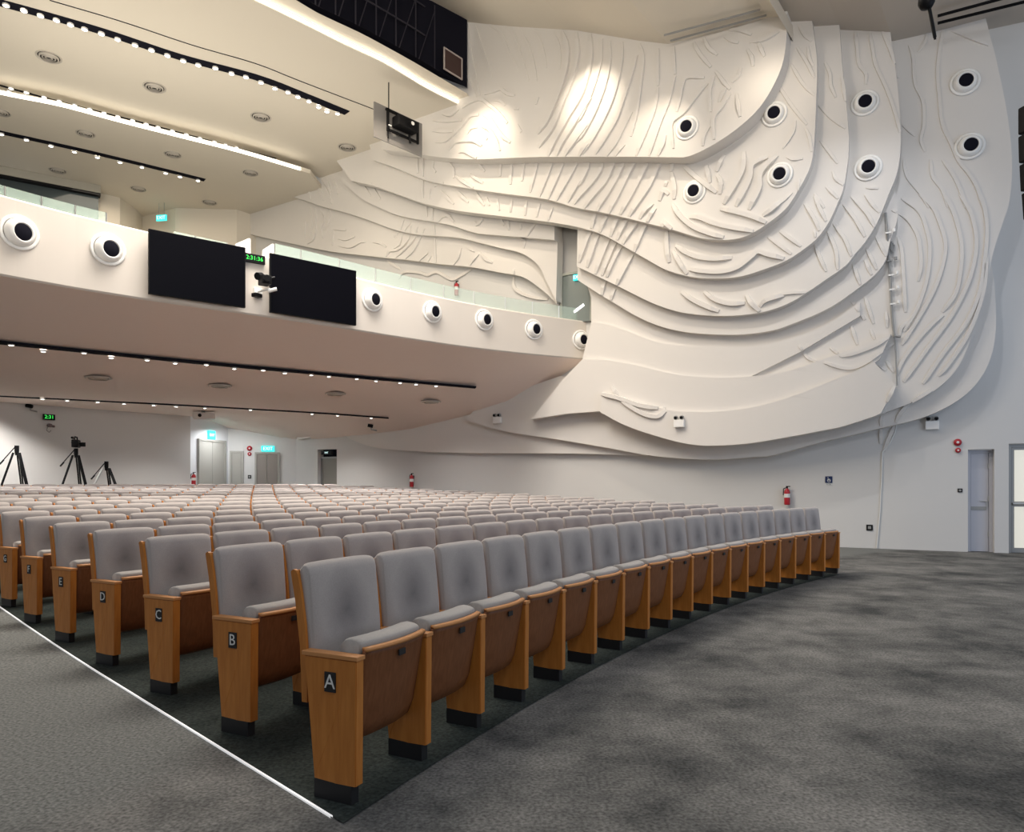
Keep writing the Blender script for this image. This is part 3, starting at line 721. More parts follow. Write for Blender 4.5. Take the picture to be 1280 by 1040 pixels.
# upper gallery back wall
UB = [at_h(x, y, 9.55) for x, y in ((-80, 201), (-40, 209), (0, 217), (67, 229), (120, 240), (150, 247), (170, 262), (178, 271), (219, 260), (296, 262))]
bm = bmesh.new(); strip(bm, [(p.x, p.y) for p in UB] + [(-9.0, 25.8)], 4.6, CAMH + 9.7, .2)
struct('wall_gallery', bm, M_ceil, label='cream upper gallery rear wall')
def on_seg(a, b, px):
    r = (px - CX) / F; dx, dy = b[0] - a[0], b[1] - a[1]
    t = (r * a[1] - a[0]) / (dx - r * dy); return Vector((a[0] + dx * t, a[1] + dy * t, 0))
def flat_on(a, b, xl, xr, yt, z0, name, m, th=.05, proud=.03, parent=None, z1=None):
    pl, pr = on_seg(a, b, xl), on_seg(a, b, xr); mid = (pl + pr) / 2; d = pr - pl
    rz = math.atan2(d.y, d.x); n = Vector((math.sin(rz), -math.cos(rz), 0))
    zt = z1 if z1 else CAMH + (HY - yt) / F * mid.y
    return mid, rz, d.length, zt, n
def door(name, mid, rz, w, z0, zt, mleaf, leaves=1, label='', frame=M_white, handle=True, n_off=.03):
    n = Vector((math.sin(rz), -math.cos(rz), 0)); h = zt - z0
    o = empty(name, (mid.x + n.x * n_off, mid.y + n.y * n_off, z0), rz); tag(o, label, None, None, 'structure')
    bm = bmesh.new(); f = .06
    for x in (-w / 2 - f / 2, w / 2 + f / 2): box(bm, (x, 0, h / 2), (f, .10, h))
    box(bm, (0, 0, h + f / 2), (w + 2 * f, .10, f)); link('door_frame', bm, frame, o)
    for k in range(leaves):
        lw = w / leaves
        bm = bmesh.new(); box(bm, (-w / 2 + lw * (k + .5), .0, h / 2), (lw - .012, .05, h - .01), bevel=.004); l = link('door_leaf', bm, mleaf, o)
        if handle:
            x = -w / 2 + lw * (k + .5) + (lw * .38 if k == 0 else -lw * .38)
            bm = bmesh.new(); box(bm, (x, -.03, .95), (.03, .02, .12)); tube(bm, (x, -.05, 1.0), (x - .11 if k == 0 else x + .11, -.05, 1.0), .01); link('door_handle', bm, M_steel, l)
    return o
mid, rz, w, zt, n = flat_on(PA, PBk, 248, 279, 552, .33, '', None)
door('door_1', mid, rz, w, .33, zt, M_door2, 2, 'grey double door in the bright recess at the rear corner', M_door2, False)
mid, rz, w, zt, n = flat_on(PBk, PC, 290, 302, 566, .33, '', None)
door('door_2', mid, rz, w, .33, zt, M_door2, 1, 'narrow grey service door left of the red alarm', M_door2, False)
mid, rz, w, zt, n = flat_on(PBk, PC, 321, 347, 567.6, .33, '', None)
d3 = door('door_3', mid, rz, w, .33, zt, mat('exit_door_paint', (.30, .27, .24), .5), 2, 'dark grey exit door under the green exit sign at the rear', M_door2)
# door in the right wall near the corner
p1 = Vector((*wpos((ul1 + ul2) / 2, -.18), 0)); rz = wall_rz(409)
door('door_4', p1, rz, ul2 - ul1 - .14, .3, 2.18, mat('side_door_paint', (.24, .225, .20), .5), 1, 'dark side door at the rear end of the right wall', M_grey, True, 0)
bm = bmesh.new(); strip(bm, [wpos(ul1 - .1, -.27), wpos(ul2 + .1, -.27)], 0, 2.7, .05); link('door_backing', bm, M_blackm, bpy.data.objects['door_4']).matrix_parent_inverse = bpy.data.objects['door_4'].matrix_basis.inverted()
# right-hand doors
p1 = Vector((*wpos((ud1 + ud2) / 2, -.20), 0)); rz = wall_rz(1226)
d5 = door('door_5', p1, rz, ud2 - ud1 - .13, 0, 1.95, M_door, 1, 'narrow grey recessed door in the right wall below the red alarm', M_door, True, 0)
bm = bmesh.new(); box(bm, (-.02, -.03, .86), (.26, .008, .07)); link('notice_plate', bm, M_grey, d5)
for z in (.3, 1.0, 1.65):
    bm = bmesh.new(); tube(bm, ((ud2 - ud1) / 2 - .075, -.04, z), ((ud2 - ud1) / 2 - .075, -.04, z + .1), .012); link('hinge', bm, M_steel, d5)
p1 = Vector((*wpos((ue1 + ue2) / 2, -.16), 0)); rz = wall_rz(1285)
d6 = door('door_6', p1, rz, ue2 - ue1 - .13, 0, 2.05, M_grey, 1, 'glazed door at the right edge with daylight behind', M_grey, False, 0)
w = ue2 - ue1 - .13
bm = bmesh.new(); box(bm, (0, -.028, 1.5), (w - .1, .012, 1.0)); box(bm, (0, -.028, .5), (w - .1, .012, .8)); link('glass_pane', bm, M_day, d6)
bm = bmesh.new(); tube(bm, (-w / 2 + .02, -.07, .96), (w / 2 - .02, -.07, .96), .025); link('push_bar', bm, M_steel, d6)
# gallery exit door behind the railing
p1 = wall3(721.5, 370, .02); rz = wall_rz(721); y = p1.y
zb, zt = CAMH + (HY - 404) / F * y, CAMH + (HY - 343) / F * y; w = 32 / F * y * 1.22
o = door('door_7', Vector((p1.x, p1.y, 0)), rz, w, zb, zt, M_doorg, 1, 'dark glazed gallery exit door where the balcony meets the relief', mat('door_frame_sage', (.40, .41, .36), .6), False, .03)
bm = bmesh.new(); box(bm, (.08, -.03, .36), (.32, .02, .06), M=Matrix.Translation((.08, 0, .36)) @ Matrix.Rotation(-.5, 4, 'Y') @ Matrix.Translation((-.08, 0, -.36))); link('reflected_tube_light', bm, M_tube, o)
# gallery control-room window at the upper left
a = (UB[1].x, UB[1].y); b = (UB[4].x, UB[4].y)
pl, pr = on_seg(a, b, -40), on_seg(a, b, 124); mid = (pl + pr) / 2; rz = math.atan2((pr - pl).y, (pr - pl).x); n = Vector((math.sin(rz), -math.cos(rz), 0))
w = (pr - pl).length; zt = CAMH + (HY - 237) / F * mid.y
o = empty('window_1', (mid.x + n.x * .5, mid.y + n.y * .5, zt - 1.7), rz); tag(o, 'long dark control room window at the upper left', None, None, 'structure')
bm = bmesh.new(); box(bm, (0, 0, 2.05), (w, .35, .62)); link('window_header', bm, mat('header_grey', (.42, .40, .34), .7), o)
bm = bmesh.new(); box(bm, (0, .05, .85), (w - .1, .05, 1.75)); link('window_pane', bm, mat('dark_glass', (.05, .065, .07), .1), o)
bm = bmesh.new(); box(bm, (0, -.02, 1.7), (w, .3, .06)); link('window_frame', bm, M_black, o)
bm = bmesh.new(); box(bm, (-.6, -.05, .95), (2.0, .06, .05)); link('lit_strip', bm, M_tube, o)

# ------------------------------------------------------------------ ceilings
def poly_face(name, pts, m, thick, label, up=True):
    bm = bmesh.new(); V = [bm.verts.new(p) for p in pts]
    tri = tessellate_polygon([[Vector((p[0], p[1], 0)) for p in pts]])
    for t in tri: bm.faces.new([V[i] for i in t])
    if thick:
        r = bmesh.ops.extrude_face_region(bm, geom=bm.faces[:])
        bmesh.ops.translate(bm, vec=(0, 0, thick), verts=[v for v in r['geom'] if isinstance(v, bmesh.types.BMVert)])
    return struct(name, bm, m, label=label)
frontpx = cat_rom([(250, -30), (317, 0), (375, 28), (431, 56), (480, 79), (532, 110), (574, 131), (600, 143)], 12)
backpx = cat_rom([(-80, 98), (0, 118), (75, 133), (150, 153), (225, 172), (300, 191), (375, 213), (388, 217)], 12)
H1, H2 = 9.9, 9.55
f3 = [at_h(x, y, H1) for x, y in frontpx]; b3 = [at_h(x, y, H1) for x, y in backpx]
far_left = [Vector((-19, 13, CAMH + H1)), Vector((-9.5, 9.0, CAMH + H1))]
poly_face('ceiling', b3[::-1] + far_left + f3 + [Vector((2.0, 22.0, CAMH + H1)), Vector((-4.0, 26.5, CAMH + H1))], M_ceil, .12, 'large cream main ceiling panel with a dark light slot and round vents')
# second, lower ceiling behind
b2 = [Vector((p.x * H2 / H1, p.y * H2 / H1, CAMH + H2)) for p in b3]
poly_face('ceiling', b2 + [Vector((-6, 27.5, CAMH + H2)), Vector((-12, 31, CAMH + H2)), Vector((-28, 27, CAMH + H2)), Vector((-26, 15, CAMH + H2))], M_ceil, .12, 'lower cream ceiling above the upper gallery')
def ribbon(name, pts, dz, thick, m, label, cat=None):
    bm = bmesh.new(); rows = []
    for i, p in enumerate(pts):
        a = pts[max(i - 1, 0)]; b = pts[min(i + 1, len(pts) - 1)]; d = (b - a); d.z = 0; d.normalize(); nn = Vector((d.y, -d.x, 0)) * thick
        rows.append([bm.verts.new(q) for q in (p, p + nn, p + nn + Vector((0, 0, dz)), p + Vector((0, 0, dz)))])
    for a, b in zip(rows, rows[1:]):
        for j in range(4):
            k = (j + 1) % 4; bm.faces.new((a[j], a[k], b[k], b[j]))
    bm.faces.new(rows[0]); bm.faces.new(rows[-1])
    o = link(name, bm, m)
    if cat: tag(o, label, cat)
    else: tag(o, label, None, None, 'structure')
    return o
ribbon('cove_light', b2[:-1], .075, .05, M_cove, 'long glowing cove light between the main and gallery ceilings', 'cove light')
# fascia shelf between the main ceiling and the dark rigging slot
blk = cat_rom([(300, -38), (370, 0), (396, 15.5), (447, 39.5), (473, 53), (511, 74), (547, 95), (584, 117)], 12)
k3 = [at_h(x, y, H1 + .1) for x, y in blk]
poly_face('ceiling', [p + Vector((0, 0, .12)) for p in f3] + [p + Vector((0, 0, 0)) for p in reversed(k3)], mat('fascia_paint', (.70, .645, .55), .85), 0, 'cream fascia shelf along the edge of the main ceiling')
ribbon('cove_light', [p + Vector((0, 0, .03)) for p in f3[:-2]], .045, .03, M_cove, 'glowing cove line along the front edge of the main ceiling', 'cove light')
# dark rigging slot
inn = [p + Vector((-.35, .9, 0)) * min(1, (p - k3[-1]).length / 3.0) * .8 for p in k3]
bm = bmesh.new(); rows = []
for p, q in zip(k3, inn):
    rows.append([bm.verts.new(c) for c in (p + Vector((0, 0, .14)), q + Vector((0, 0, .16)), q + Vector((0, 0, 1.98)), p + Vector((0, 0, 1.98)))])
for a, b in zip(rows, rows[1:]):
    for j in range(3): bm.faces.new((a[j], a[j + 1], b[j + 1], b[j]))
bm.faces.new(rows[-1])
struct('trim_2', bm, M_blackm, label='black rigging slot between the two ceiling parts')
rig = empty('rigging_truss', k3[4]); iv = -k3[4]
bm = bmesh.new()
for i in range(2, len(k3) - 3, 2):
    p = k3[i] + Vector((-.1, .25, .05)); tube(bm, p + iv, p + iv + Vector((0, 0, 1.85)), .018, 6)
    q = k3[min(i + 2, len(k3) - 1)] + Vector((-.1, .25, .05)); tube(bm, p + iv, q + iv + Vector((0, 0, 1.7)), .014, 6)
link('upright', bm, M_truss, rig)
for z in (.3, 1.0, 1.7):
    bm = bmesh.new(); path_tube(bm, [p + iv + Vector((-.1, .25, z)) for p in k3[1:-3:2]], .02, 6); link('rail', bm, M_truss, rig)
for k, z in ((6, .5), (9, .9), (3, .6)):
    if k < len(k3):
        bm = bmesh.new(); c = k3[k] + iv + Vector((-.05, .15, z)); tube(bm, c, c + Vector((.12, -.1, -.16)), .07, 12, .09); link('stage_lamp', bm, M_grey, rig)
tag(rig, 'dark steel rigging and lamps inside the black ceiling slot', 'rigging')
c = (k3[-3] + k3[-2]) / 2; dd = k3[-2] - k3[-4]; rzz = math.atan2(dd.y, dd.x)
o = empty('framed_panel', c + Vector((.02, -.03, .25)), rzz)
bm = bmesh.new()
for (x, z, sx, sz) in ((0, 0, .62, .03), (0, .52, .62, .03), (-.31, .26, .03, .55), (.31, .26, .03, .55)): box(bm, (x, 0, z), (sx, .03, sz))
link('frame', bm, mat('pale_frame', (.45, .40, .38), .5), o)
bm = bmesh.new(); box(bm, (0, .01, .26), (.6, .01, .5)); link('panel', bm, mat('dark_brown_panel', (.05, .025, .022), .6), o)
tag(o, 'small pale framed dark panel at the right end of the black rigging slot', 'panel')
# ceiling over the front of the hall, following the wall
U1 = [(577, 27), (640, 33), (720, 38), (800, 51), (835, 55), (900, 40), (960, 22), (984, 20)]
bm = bmesh.new(); rows = []
for px, py in U1:
    u, z = wuz(px, py, 1.6); x, y = wpos(u, 1.6); dx, dy = (-.68, -.73) if px == 577 else (-.6, -.8)
    rows.append([bm.verts.new((x - dx, y - dy, z))] + [bm.verts.new((x + dx * s, y + dy * s, z)) for s in (0, 1.5, 4, 9, 14)])
for a, b in zip(rows, rows[1:]):
    for j in range(5): bm.faces.new((a[j], a[j + 1], b[j + 1], b[j]))
r = rows[-1]; low = [bm.verts.new(v.co - Vector((0, 0, .3))) for i, v in enumerate(r)]
for j in range(5): bm.faces.new((r[j], r[j + 1], low[j + 1], low[j]))
struct('ceiling', bm, M_ceil, label='cream folded ceiling above the relief wall')
# slot line near the wall in that ceiling
bm = bmesh.new()
for (xa, ya, xb, yb) in ((830, 44, 950, 12), (838, 51, 958, 19)):
    a = at_h(xa, ya, 9.38); b = at_h(xb, yb, 9.33); tube(bm, a, b, .022, 6)
struct('trim_3', bm, M_grey, label='pair of thin slot lines in the ceiling beside the bright corner')
# stage-side soffit
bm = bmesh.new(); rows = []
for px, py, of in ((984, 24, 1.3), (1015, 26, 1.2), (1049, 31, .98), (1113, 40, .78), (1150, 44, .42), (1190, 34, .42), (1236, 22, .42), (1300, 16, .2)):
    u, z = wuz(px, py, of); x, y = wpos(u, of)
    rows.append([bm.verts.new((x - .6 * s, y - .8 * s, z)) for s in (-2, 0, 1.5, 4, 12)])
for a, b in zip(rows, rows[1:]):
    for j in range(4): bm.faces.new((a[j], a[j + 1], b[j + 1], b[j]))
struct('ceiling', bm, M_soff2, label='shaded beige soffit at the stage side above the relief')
bm = bmesh.new()
for (xa, ya, xb, yb) in ((1172, 20, 1290, -12), (1172, 29, 1290, 0)):
    tube(bm, at_h(xa, ya, 8.62), at_h(xb, yb, 8.62), .03, 6)
struct('trim_4', bm, M_black, label='pair of dark slot lines in the stage-side soffit')

# ------------------------------------------------------------------ ceiling lights and vents
def slot(pxs, hfn, wid, name, label):
    pts = [hfn(x, y) for x, y in cat_rom(pxs, 14)]
    bm = bmesh.new(); rows = []
    for i, p in enumerate(pts):
        a = pts[max(i - 1, 0)]; b = pts[min(i + 1, len(pts) - 1)]; d = (b - a); d.z = 0; d.normalize(); nn = Vector((d.y, -d.x, 0)) * wid / 2
        rows.append([bm.verts.new(q) for q in (p + nn - Vector((0, 0, .012)), p - nn - Vector((0, 0, .012)), p - nn + Vector((0, 0, .02)), p + nn + Vector((0, 0, .02)))])
    for a, b in zip(rows, rows[1:]):
        for j in range(4):
            k = (j + 1) % 4; bm.faces.new((a[j], a[k], b[k], b[j]))
    bm.faces.new(rows[0]); bm.faces.new(rows[-1])
    return struct(name, bm, M_blackm, label=label)
def soff_hit(px, py):   # image point on the balcony underside
    r = (px - CX) / F; lo, hi = 8.0, 30.0
    y = 9.0; prev = None
    while y < 30:
        x = r * y; t = math.atan2(y - C0y, x - C0x); dr = math.hypot(x - C0x, y - C0y) - rs(t)
        if dr >= 0:
            g = (HY - py) / F * y - soff_z(x, y, dr)
            if g >= 0: break
        y += .02
    return Vector((x, y, CAMH + (HY - py) / F * y))
h108 = lambda x, y: at_h(x, y, H1); h100 = lambda x, y: at_h(x, y, H2)
LM = {}
def lamp(p, r, label, group, sq=False):
    o = empty('spotlight', p)
    if 'ring' not in LM:
        bm = bmesh.new(); lathe(bm, [(.75, 0), (1, 0), (1.05, -.5), (.85, -.6), (.75, -.3)], 16); x = link('trim_ring', bm, M_white); LM['ring'] = x.data; bpy.data.objects.remove(x)
        bm = bmesh.new(); lathe(bm, [(.82, -.30), (.82, -.42), (.5, -.62), (0, -.7)], 16); x = link('lens', bm, M_led); LM['lens'] = x.data; bpy.data.objects.remove(x)
    for nm in ('ring', 'lens'):
        c = bpy.data.objects.new({'ring': 'trim_ring', 'lens': 'lens'}[nm], LM[nm]); COL.objects.link(c); c.parent = o; c.scale = (r, r * (.7 if sq else 1), r)
    return tag(o, label, 'spotlight', group)
def lamps(pxs, hfn, r, where, group, dz=.0):
    n = len(pxs)
    for i, (x, y) in enumerate(pxs):
        lamp(hfn(x, y) - Vector((0, 0, dz)), r, 'small white spotlight, %s from the right in %s' % (ordn(n - i), where), group)
slot([(-40, -10), (0, 3), (37, 13), (131, 40), (225, 71), (319, 96), (375, 117), (434, 141)], h108, .26, 'trim_5', 'dark light slot across the main ceiling')
q = [(20, 12), (80, 30), (135, 47), (188, 62), (235, 77), (282, 92), (338, 107), (392, 126), (450, 145), (505, 162), (558, 180), (611, 198), (661, 212), (718, 222), (772, 240), (820, 252), (870, 270), (917, 290), (960, 303), (993, 318), (1030, 333), (1062, 352), (1090, 367), (1125, 374)]
lamps([(x / 2.667, y / 2.667) for x, y in q], h108, .065, 'the dark main ceiling slot', 'spotlights in the dark main ceiling slot', .015)
q = [(x, 292 + (x - 37) * .263) for x in (37, 88, 147, 198, 249, 299, 347, 393, 442, 487, 527, 575, 621, 667, 715, 752, 788)]
lamps([(x / 2.667, y / 2.667) for x, y in q], h108, .06, 'the front row beside the ceiling cove', 'spotlights beside the glowing cove, front row')
slot([(62, 0), (150, 26), (240, 56), (319, 79), (375, 101), (469, 137)], h108, .018, 'trim_10', 'thin panel joint line in the main ceiling')
slot([(-30, 98), (60, 123), (200, 159), (300, 186), (345, 198)], h108, .07, 'trim_6', 'thin dark track line beside the glowing cove')
q = [(30, 305), (80, 318), (183, 347), (283, 374), (380, 400), (463, 422), (545, 441), (621, 458), (697, 478), (760, 494)]
lamps([(x / 2.667, y / 2.667 - 1) for x, y in q], h108, .06, 'the rear row beside the ceiling cove', 'spotlights beside the glowing cove, rear row')
slot([(-30, 157), (0, 165), (100, 187), (200, 211), (256, 225)], h100, .22, 'trim_7', 'dark light slot in the gallery ceiling')
q = [(5, 443), (88, 462), (170, 482), (248, 502), (325, 520), (400, 537), (473, 553), (552, 573), (600, 585), (660, 598)]
lamps([(x / 2.667, y / 2.667) for x, y in q], h100, .065, 'the gallery ceiling slot', 'spotlights in the gallery ceiling slot', .015)
slot([(-30, 425), (0, 429), (105, 440), (258, 455), (389, 467), (500, 477), (594, 485)], soff_hit, .42, 'trim_8', 'dark light slot nearest the edge under the balcony')
lamps([(14, 429), (54, 437), (105, 439), (139, 445), (184, 448), (219, 452), (258, 454), (293, 459), (329, 461), (356, 464.5), (389, 467), (411, 469), (446, 472), (470, 474.5), (500, 477), (520, 479), (545, 481)], soff_hit, .055, 'the front slot under the balcony', 'spotlights in the front slot under the balcony', .012)
slot([(-30, 493), (0, 495), (122, 501), (256, 508), (390, 516), (486, 523)], soff_hit, .24, 'trim_9', 'dark light slot at the rear under the balcony')
lamps([(53, 497), (84, 499), (122, 501), (155, 503), (192, 505), (220, 506.5), (256, 508.5), (313, 511), (390, 516), (422, 518), (464, 521)], soff_hit, .055, 'the rear slot under the balcony', 'spotlights in the rear slot under the balcony', .012)
VM = {}
def vent(p, r, label, group):
    o = empty('ceiling_vent', p)
    if not VM:
        prof = [(1, 0), (1.0, -.06), (.92, -.08), (.84, -.02), (.84, 0)]
        bm = bmesh.new(); lathe(bm, prof, 28); x = link('outer_ring', bm, mat('vent_enamel', (.52, .48, .42), .5)); VM['outer_ring'] = x.data; bpy.data.objects.remove(x)
        bm = bmesh.new()
        for a in (.70, .48, .26): lathe(bm, [(a + .06, -.01), (a + .05, -.12), (a - .03, -.17), (a - .05, -.14), (a + .02, -.01)], 28)
        x = link('louvre_rings', bm, VM['outer_ring'].materials[0]); VM['louvre_rings'] = x.data; bpy.data.objects.remove(x)
        bm = bmesh.new(); lathe(bm, [(.86, -.005), (0, -.006)], 24); x = link('dark_duct', bm, mat('duct_shadow', (.03, .027, .025), .8)); VM['dark_duct'] = x.data; bpy.data.objects.remove(x)
    for k, me in VM.items():
        c = bpy.data.objects.new(k, me); COL.objects.link(c); c.parent = o; c.scale = (r, r, r)
    tag(o, label, 'ceiling vent', group)
for i, (x, y) in enumerate(((61, 71), (193, 109), (326, 146), (434, 184))):
    vent(h108(x, y), .27, 'round ceiling vent, %s from the left in the main ceiling' % ordn(i + 1), 'round vents in the main ceiling')
for i, (x, y) in enumerate(((0, 140), (107, 167), (216, 193), (313, 216))):
    vent(h100(x, y), .24, 'round ceiling vent, %s from the left just behind the glowing cove' % ordn(i + 1), 'round vents behind the cove')
for i, (x, y) in enumerate(((72, 213), (173, 236), (262, 253))):
    vent(h100(x, y), .24, 'round ceiling vent, %s from the left at the back of the gallery ceiling' % ordn(i + 1), 'round vents at the back of the gallery ceiling')
for i, (x, y) in enumerate(((123, 472), (275, 482), (419, 492), (539, 502))):
    vent(soff_hit(x, y), .27, 'round ceiling vent, %s from the left under the balcony' % ordn(i + 1), 'round vents under the balcony')

# ------------------------------------------------------------------ seats
HALF = PITCH / 2
def loft(bm, prof, xs, infl):
    """loft a closed (y,z) outline across x; infl(x) -> shrink towards the outline's centre"""
    cy = sum(p[0] for p in prof) / len(prof); cz = sum(p[1] for p in prof) / len(prof)
    rows = []
    for x in xs:
        k, bow = infl(x)
        rows.append([bm.verts.new((x, cy + (y - cy) * k[0] + bow, cz + (z - cz) * k[1])) for y, z in prof])
    n = len(prof)
    for a, b in zip(rows, rows[1:]):
        for j in range(n):
            q = (j + 1) % n; bm.faces.new((a[j], a[q], b[q], b[j]))
    bm.faces.new(rows[0]); bm.faces.new(list(reversed(rows[-1])))
PM = {}
def mk(name, bm, m, smooth=False):
    for v in bm.verts: v.co.y *= .74
    o = link(name, bm, m, None, smooth)
    me = o.data; bpy.data.objects.remove(o); me.name = name; PM[name] = me
ZB = lambda P: [(y, .40 + (z - .40) * .905) for y, z in P]
def build_seat_meshes():
    # side panel (outline in y,z): vertical front edge, rear edge raked forward below
    pan = [(0, .62), (.0, .60), (.005, .085), (.33, .085), (.385, .60), (.385, .605)]
    bm = bmesh.new(); prism(bm, [(.0, .60), (.006, .08), (.30, .08), (.375, .60)], -.026, .026)
    bmesh.ops.bevel(bm, geom=[e for e in bm.edges if e.calc_length() > .3], offset=.004, segments=2, affect='EDGES')
    mk('side_panel', bm, M_wood)
    bm = bmesh.new(); box(bm, (0, .193, .609), (.057, .40, .018), bevel=.003); mk('armrest', bm, M_woodl)
    bm = bmesh.new(); box(bm, (0, .17, .04), (.05, .27, .084), bevel=.004); mk('base', bm, M_foot)
    # backrest cushion
    prof = [(.335, .40), (.322, .55), (.330, .70), (.352, .86), (.370, .95), (.378, 1.0), (.396, 1.032), (.43, 1.050), (.47, 1.048), (.505, 1.022), (.502, .98), (.475, .90), (.44, .72), (.42, .55), (.415, .40)]; prof = ZB(prof)
    hw = .238
    xs = [-hw, -hw + .006, -hw + .018, -hw + .045, -.12, 0, .12, hw - .045, hw - .018, hw - .006, hw]
    def infl(x):
        d = hw - abs(x)
        e = 1 - max(0, (1 - d / .045)) ** 2 if d < .045 else 1
        return ((.55 + .45 * e), .925 + .04 * e + .035 * (1 - abs(x / hw) ** 3)), -.020 * (1 - (x / hw) ** 2) + .008
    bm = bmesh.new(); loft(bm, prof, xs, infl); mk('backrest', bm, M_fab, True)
    # wood shell behind with side wings
    shell = [(.40, .38), (.402, .60), (.418, .75), (.447, .90), (.464, .965), (.474, .995), (.486, 1.012), (.504, 1.018), (.524, 1.008), (.525, 1.0), (.49, .86), (.455, .65), (.44, .38)]; shell = ZB(shell)
    bm = bmesh.new()
    prism(bm, shell, -.2535, -.236); prism(bm, shell, .236, .2535)
    back = [(.425, .38), (.432, .60), (.47, .86), (.500, .985), (.505, 1.01), (.522, 1.01), (.524, .985), (.49, .86), (.455, .65), (.44, .38)]; back = ZB(back)
    prism(bm, back, -.237, .237); mk('back_shell', bm, M_wood)
    # tipped-up seat: cushion roll on top of the pan
    prof = [(.02, .635), (.010, .655), (.026, .666), (.055, .674), (.10, .677), (.145, .670), (.176, .650), (.18, .62), (.17, .50), (.20, .34), (.19, .30), (.12, .30), (.07, .45), (.035, .60)]
    hw2 = .222
    xs = [-hw2, -hw2 + .008, -hw2 + .025, -.1, 0, .1, hw2 - .025, hw2 - .008, hw2]
    def infl2(x):
        d = hw2 - abs(x); e = 1 - max(0, (1 - d / .025)) ** 2 if d < .025 else 1
        return ((.86 + .14 * e), .93 + .07 * e), .03 * (x / hw2) ** 2 - .012
    bm = bmesh.new(); loft(bm, prof, xs, infl2); mk('seat_cushion', bm, M_fab2, True)
    # curved plywood pan
    pan = [(-.028, .632), (-.012, .60), (.025, .44), (.062, .30), (.10, .235), (.15, .215), (.20, .225), (.22, .26), (.205, .265), (.16, .235), (.115, .25), (.08, .31), (.045, .44), (.008, .60), (-.008, .635)]
    hw3 = .226
    xs = [-hw3 + hw3 * 2 * i / 12 for i in range(13)]
    bm = bmesh.new(); loft(bm, pan, xs, lambda x: ((1, 1), .042 * (x / hw3) ** 2 - .014)); mk('seat_pan', bm, M_woodd, True)
    bm = bmesh.new(); edge = [(-.034, .625), (-.032, .640), (-.004, .644), (-.002, .630)]
    loft(bm, edge, xs, lambda x: ((1, 1), .042 * (x / hw3) ** 2 - .014)); mk('pan_edge', bm, M_woodl, True)
    bm = bmesh.new(); box(bm, (0, -.036, .585), (.05, .008, .028), bevel=.002, M=Matrix.Translation((0, 0, 0))); mk('number_plate', bm, M_foot)
    bm = bmesh.new(); tube(bm, (-.238, .20, .42), (-.222, .20, .42), .018, 10); tube(bm, (.222, .20, .42), (.238, .20, .42), .018, 10); mk('hinge', bm, M_foot)
build_seat_meshes()
def ob(me_name, parent, x=0):
    c = bpy.data.objects.new(me_name, PM[me_name]); COL.objects.link(c); c.parent = parent
    if x: c.location.x = x
    return c
LET = 'ABCDEFGHIJKLMNOP'
def seat(k, i, t, R, last, first):
    z = rise(R + .3) + .006
    x, y = pol(R, t)
    s = empty('auditorium_seat', (x, y, z), t - math.pi / 2)
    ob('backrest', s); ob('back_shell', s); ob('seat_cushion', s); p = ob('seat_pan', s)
    ob('side_panel', s, -HALF); ob('base', s, -HALF)
    if k <= 6:
        ob('armrest', s, -HALF); e = ob('pan_edge', p)
        if k <= 1: ob('number_plate', p)
    if last:
        ob('side_panel', s, HALF); ob('base', s, HALF); ob('armrest', s, HALF)
    if first and k < 7:
        bm = bmesh.new(); box(bm, (-HALF - .028, .135, .50), (.005, .060, .085), bevel=.002)
        rp = link('row_plate', bm, M_foot, s); rp['label'] = 'black plate with a white letter ' + LET[k]
        M = Matrix.Translation((-HALF - .0315, .135, .50)) @ Matrix.Rotation(-math.pi / 2, 4, 'Z') @ Matrix.Rotation(math.pi / 2, 4, 'X')
        text_mesh('row_letter', LET[k], .085, M_lite, rp, M, .0008)
    return s
spec = []
NROW = 15
for k in range(NROW):
    R = row_R(k)
    ax, ay = A1[0] + k * ROWP * math.cos(T0 + KT), A1[1] + k * ROWP * math.sin(T0 + KT)
    ts = math.atan2(ay - C0y, ax - C0x)
    ts -= {0: .04, 1: .10, 2: .085, 3: .05, 4: .02}.get(k, 0) / R
    n = 0; lst = []
    while True:
        t = ts - (n + .5) * PITCH / R; x, y = pol(R, t)
        if k == 0:
            if n >= 18: break
        else:
            # stop short of the side wall, leaving the side aisle
            xe, ye = pol(R + .5, t); best = min(math.hypot(xe - b[0], ye - b[1]) for b in BASE)
            lim = 2.3 if k == 1 else max(1.15, 2.0 - .13 * k)
            endpx = {1: 957, 2: 898, 3: 857, 4: 814, 5: 775, 6: 737, 7: 700, 8: 665, 9: 630, 10: 590, 11: 552, 12: 512, 13: 470, 14: 430}[k]
            xb, yb = pol(R + .45, t - .5 * PITCH / R); px = CX + F * xb / yb
            if best < .75 or px > endpx + 8: break
        lst.append((n, t)); n += 1
        if n > 60: break
    tot = len(lst)
    for n, t in lst:
        x, y = pol(R + .4, t)
        if y < .5: continue
        px = CX + F * x / y
        if px < -30: continue
        d = math.hypot(x, y)
        spec.append((d, k, n, t, R, n == tot - 1, n == 0, tot))
spec.sort()
print('SEATS', len(spec), [sum(1 for s in spec if s[1] == k) for k in range(NROW)])
for d, k, n, t, R, last, first, tot in spec[:300]:
    s = seat(k, n, t, R, last, first)
    row = 'front row' if k == 0 else ordn(k + 1) + ' row'
    if first and k < 7: lab = 'grey seat at the aisle end of the %s, lettered %s on its side' % (row, LET[k])
    elif last: lab = 'grey folding seat at the wall-side end of the %s' % row
    elif k <= 6: lab = 'grey upholstered folding seat in the %s, %s from the aisle' % (row, ordn(n + 1))
    else: lab = 'grey upholstered folding seat in the %s, %s from its wall-side end' % (row, ordn(tot - n))
    tag(s, lab, 'seat', 'grey folding seats in the %s' % row)
rest = spec[300:]
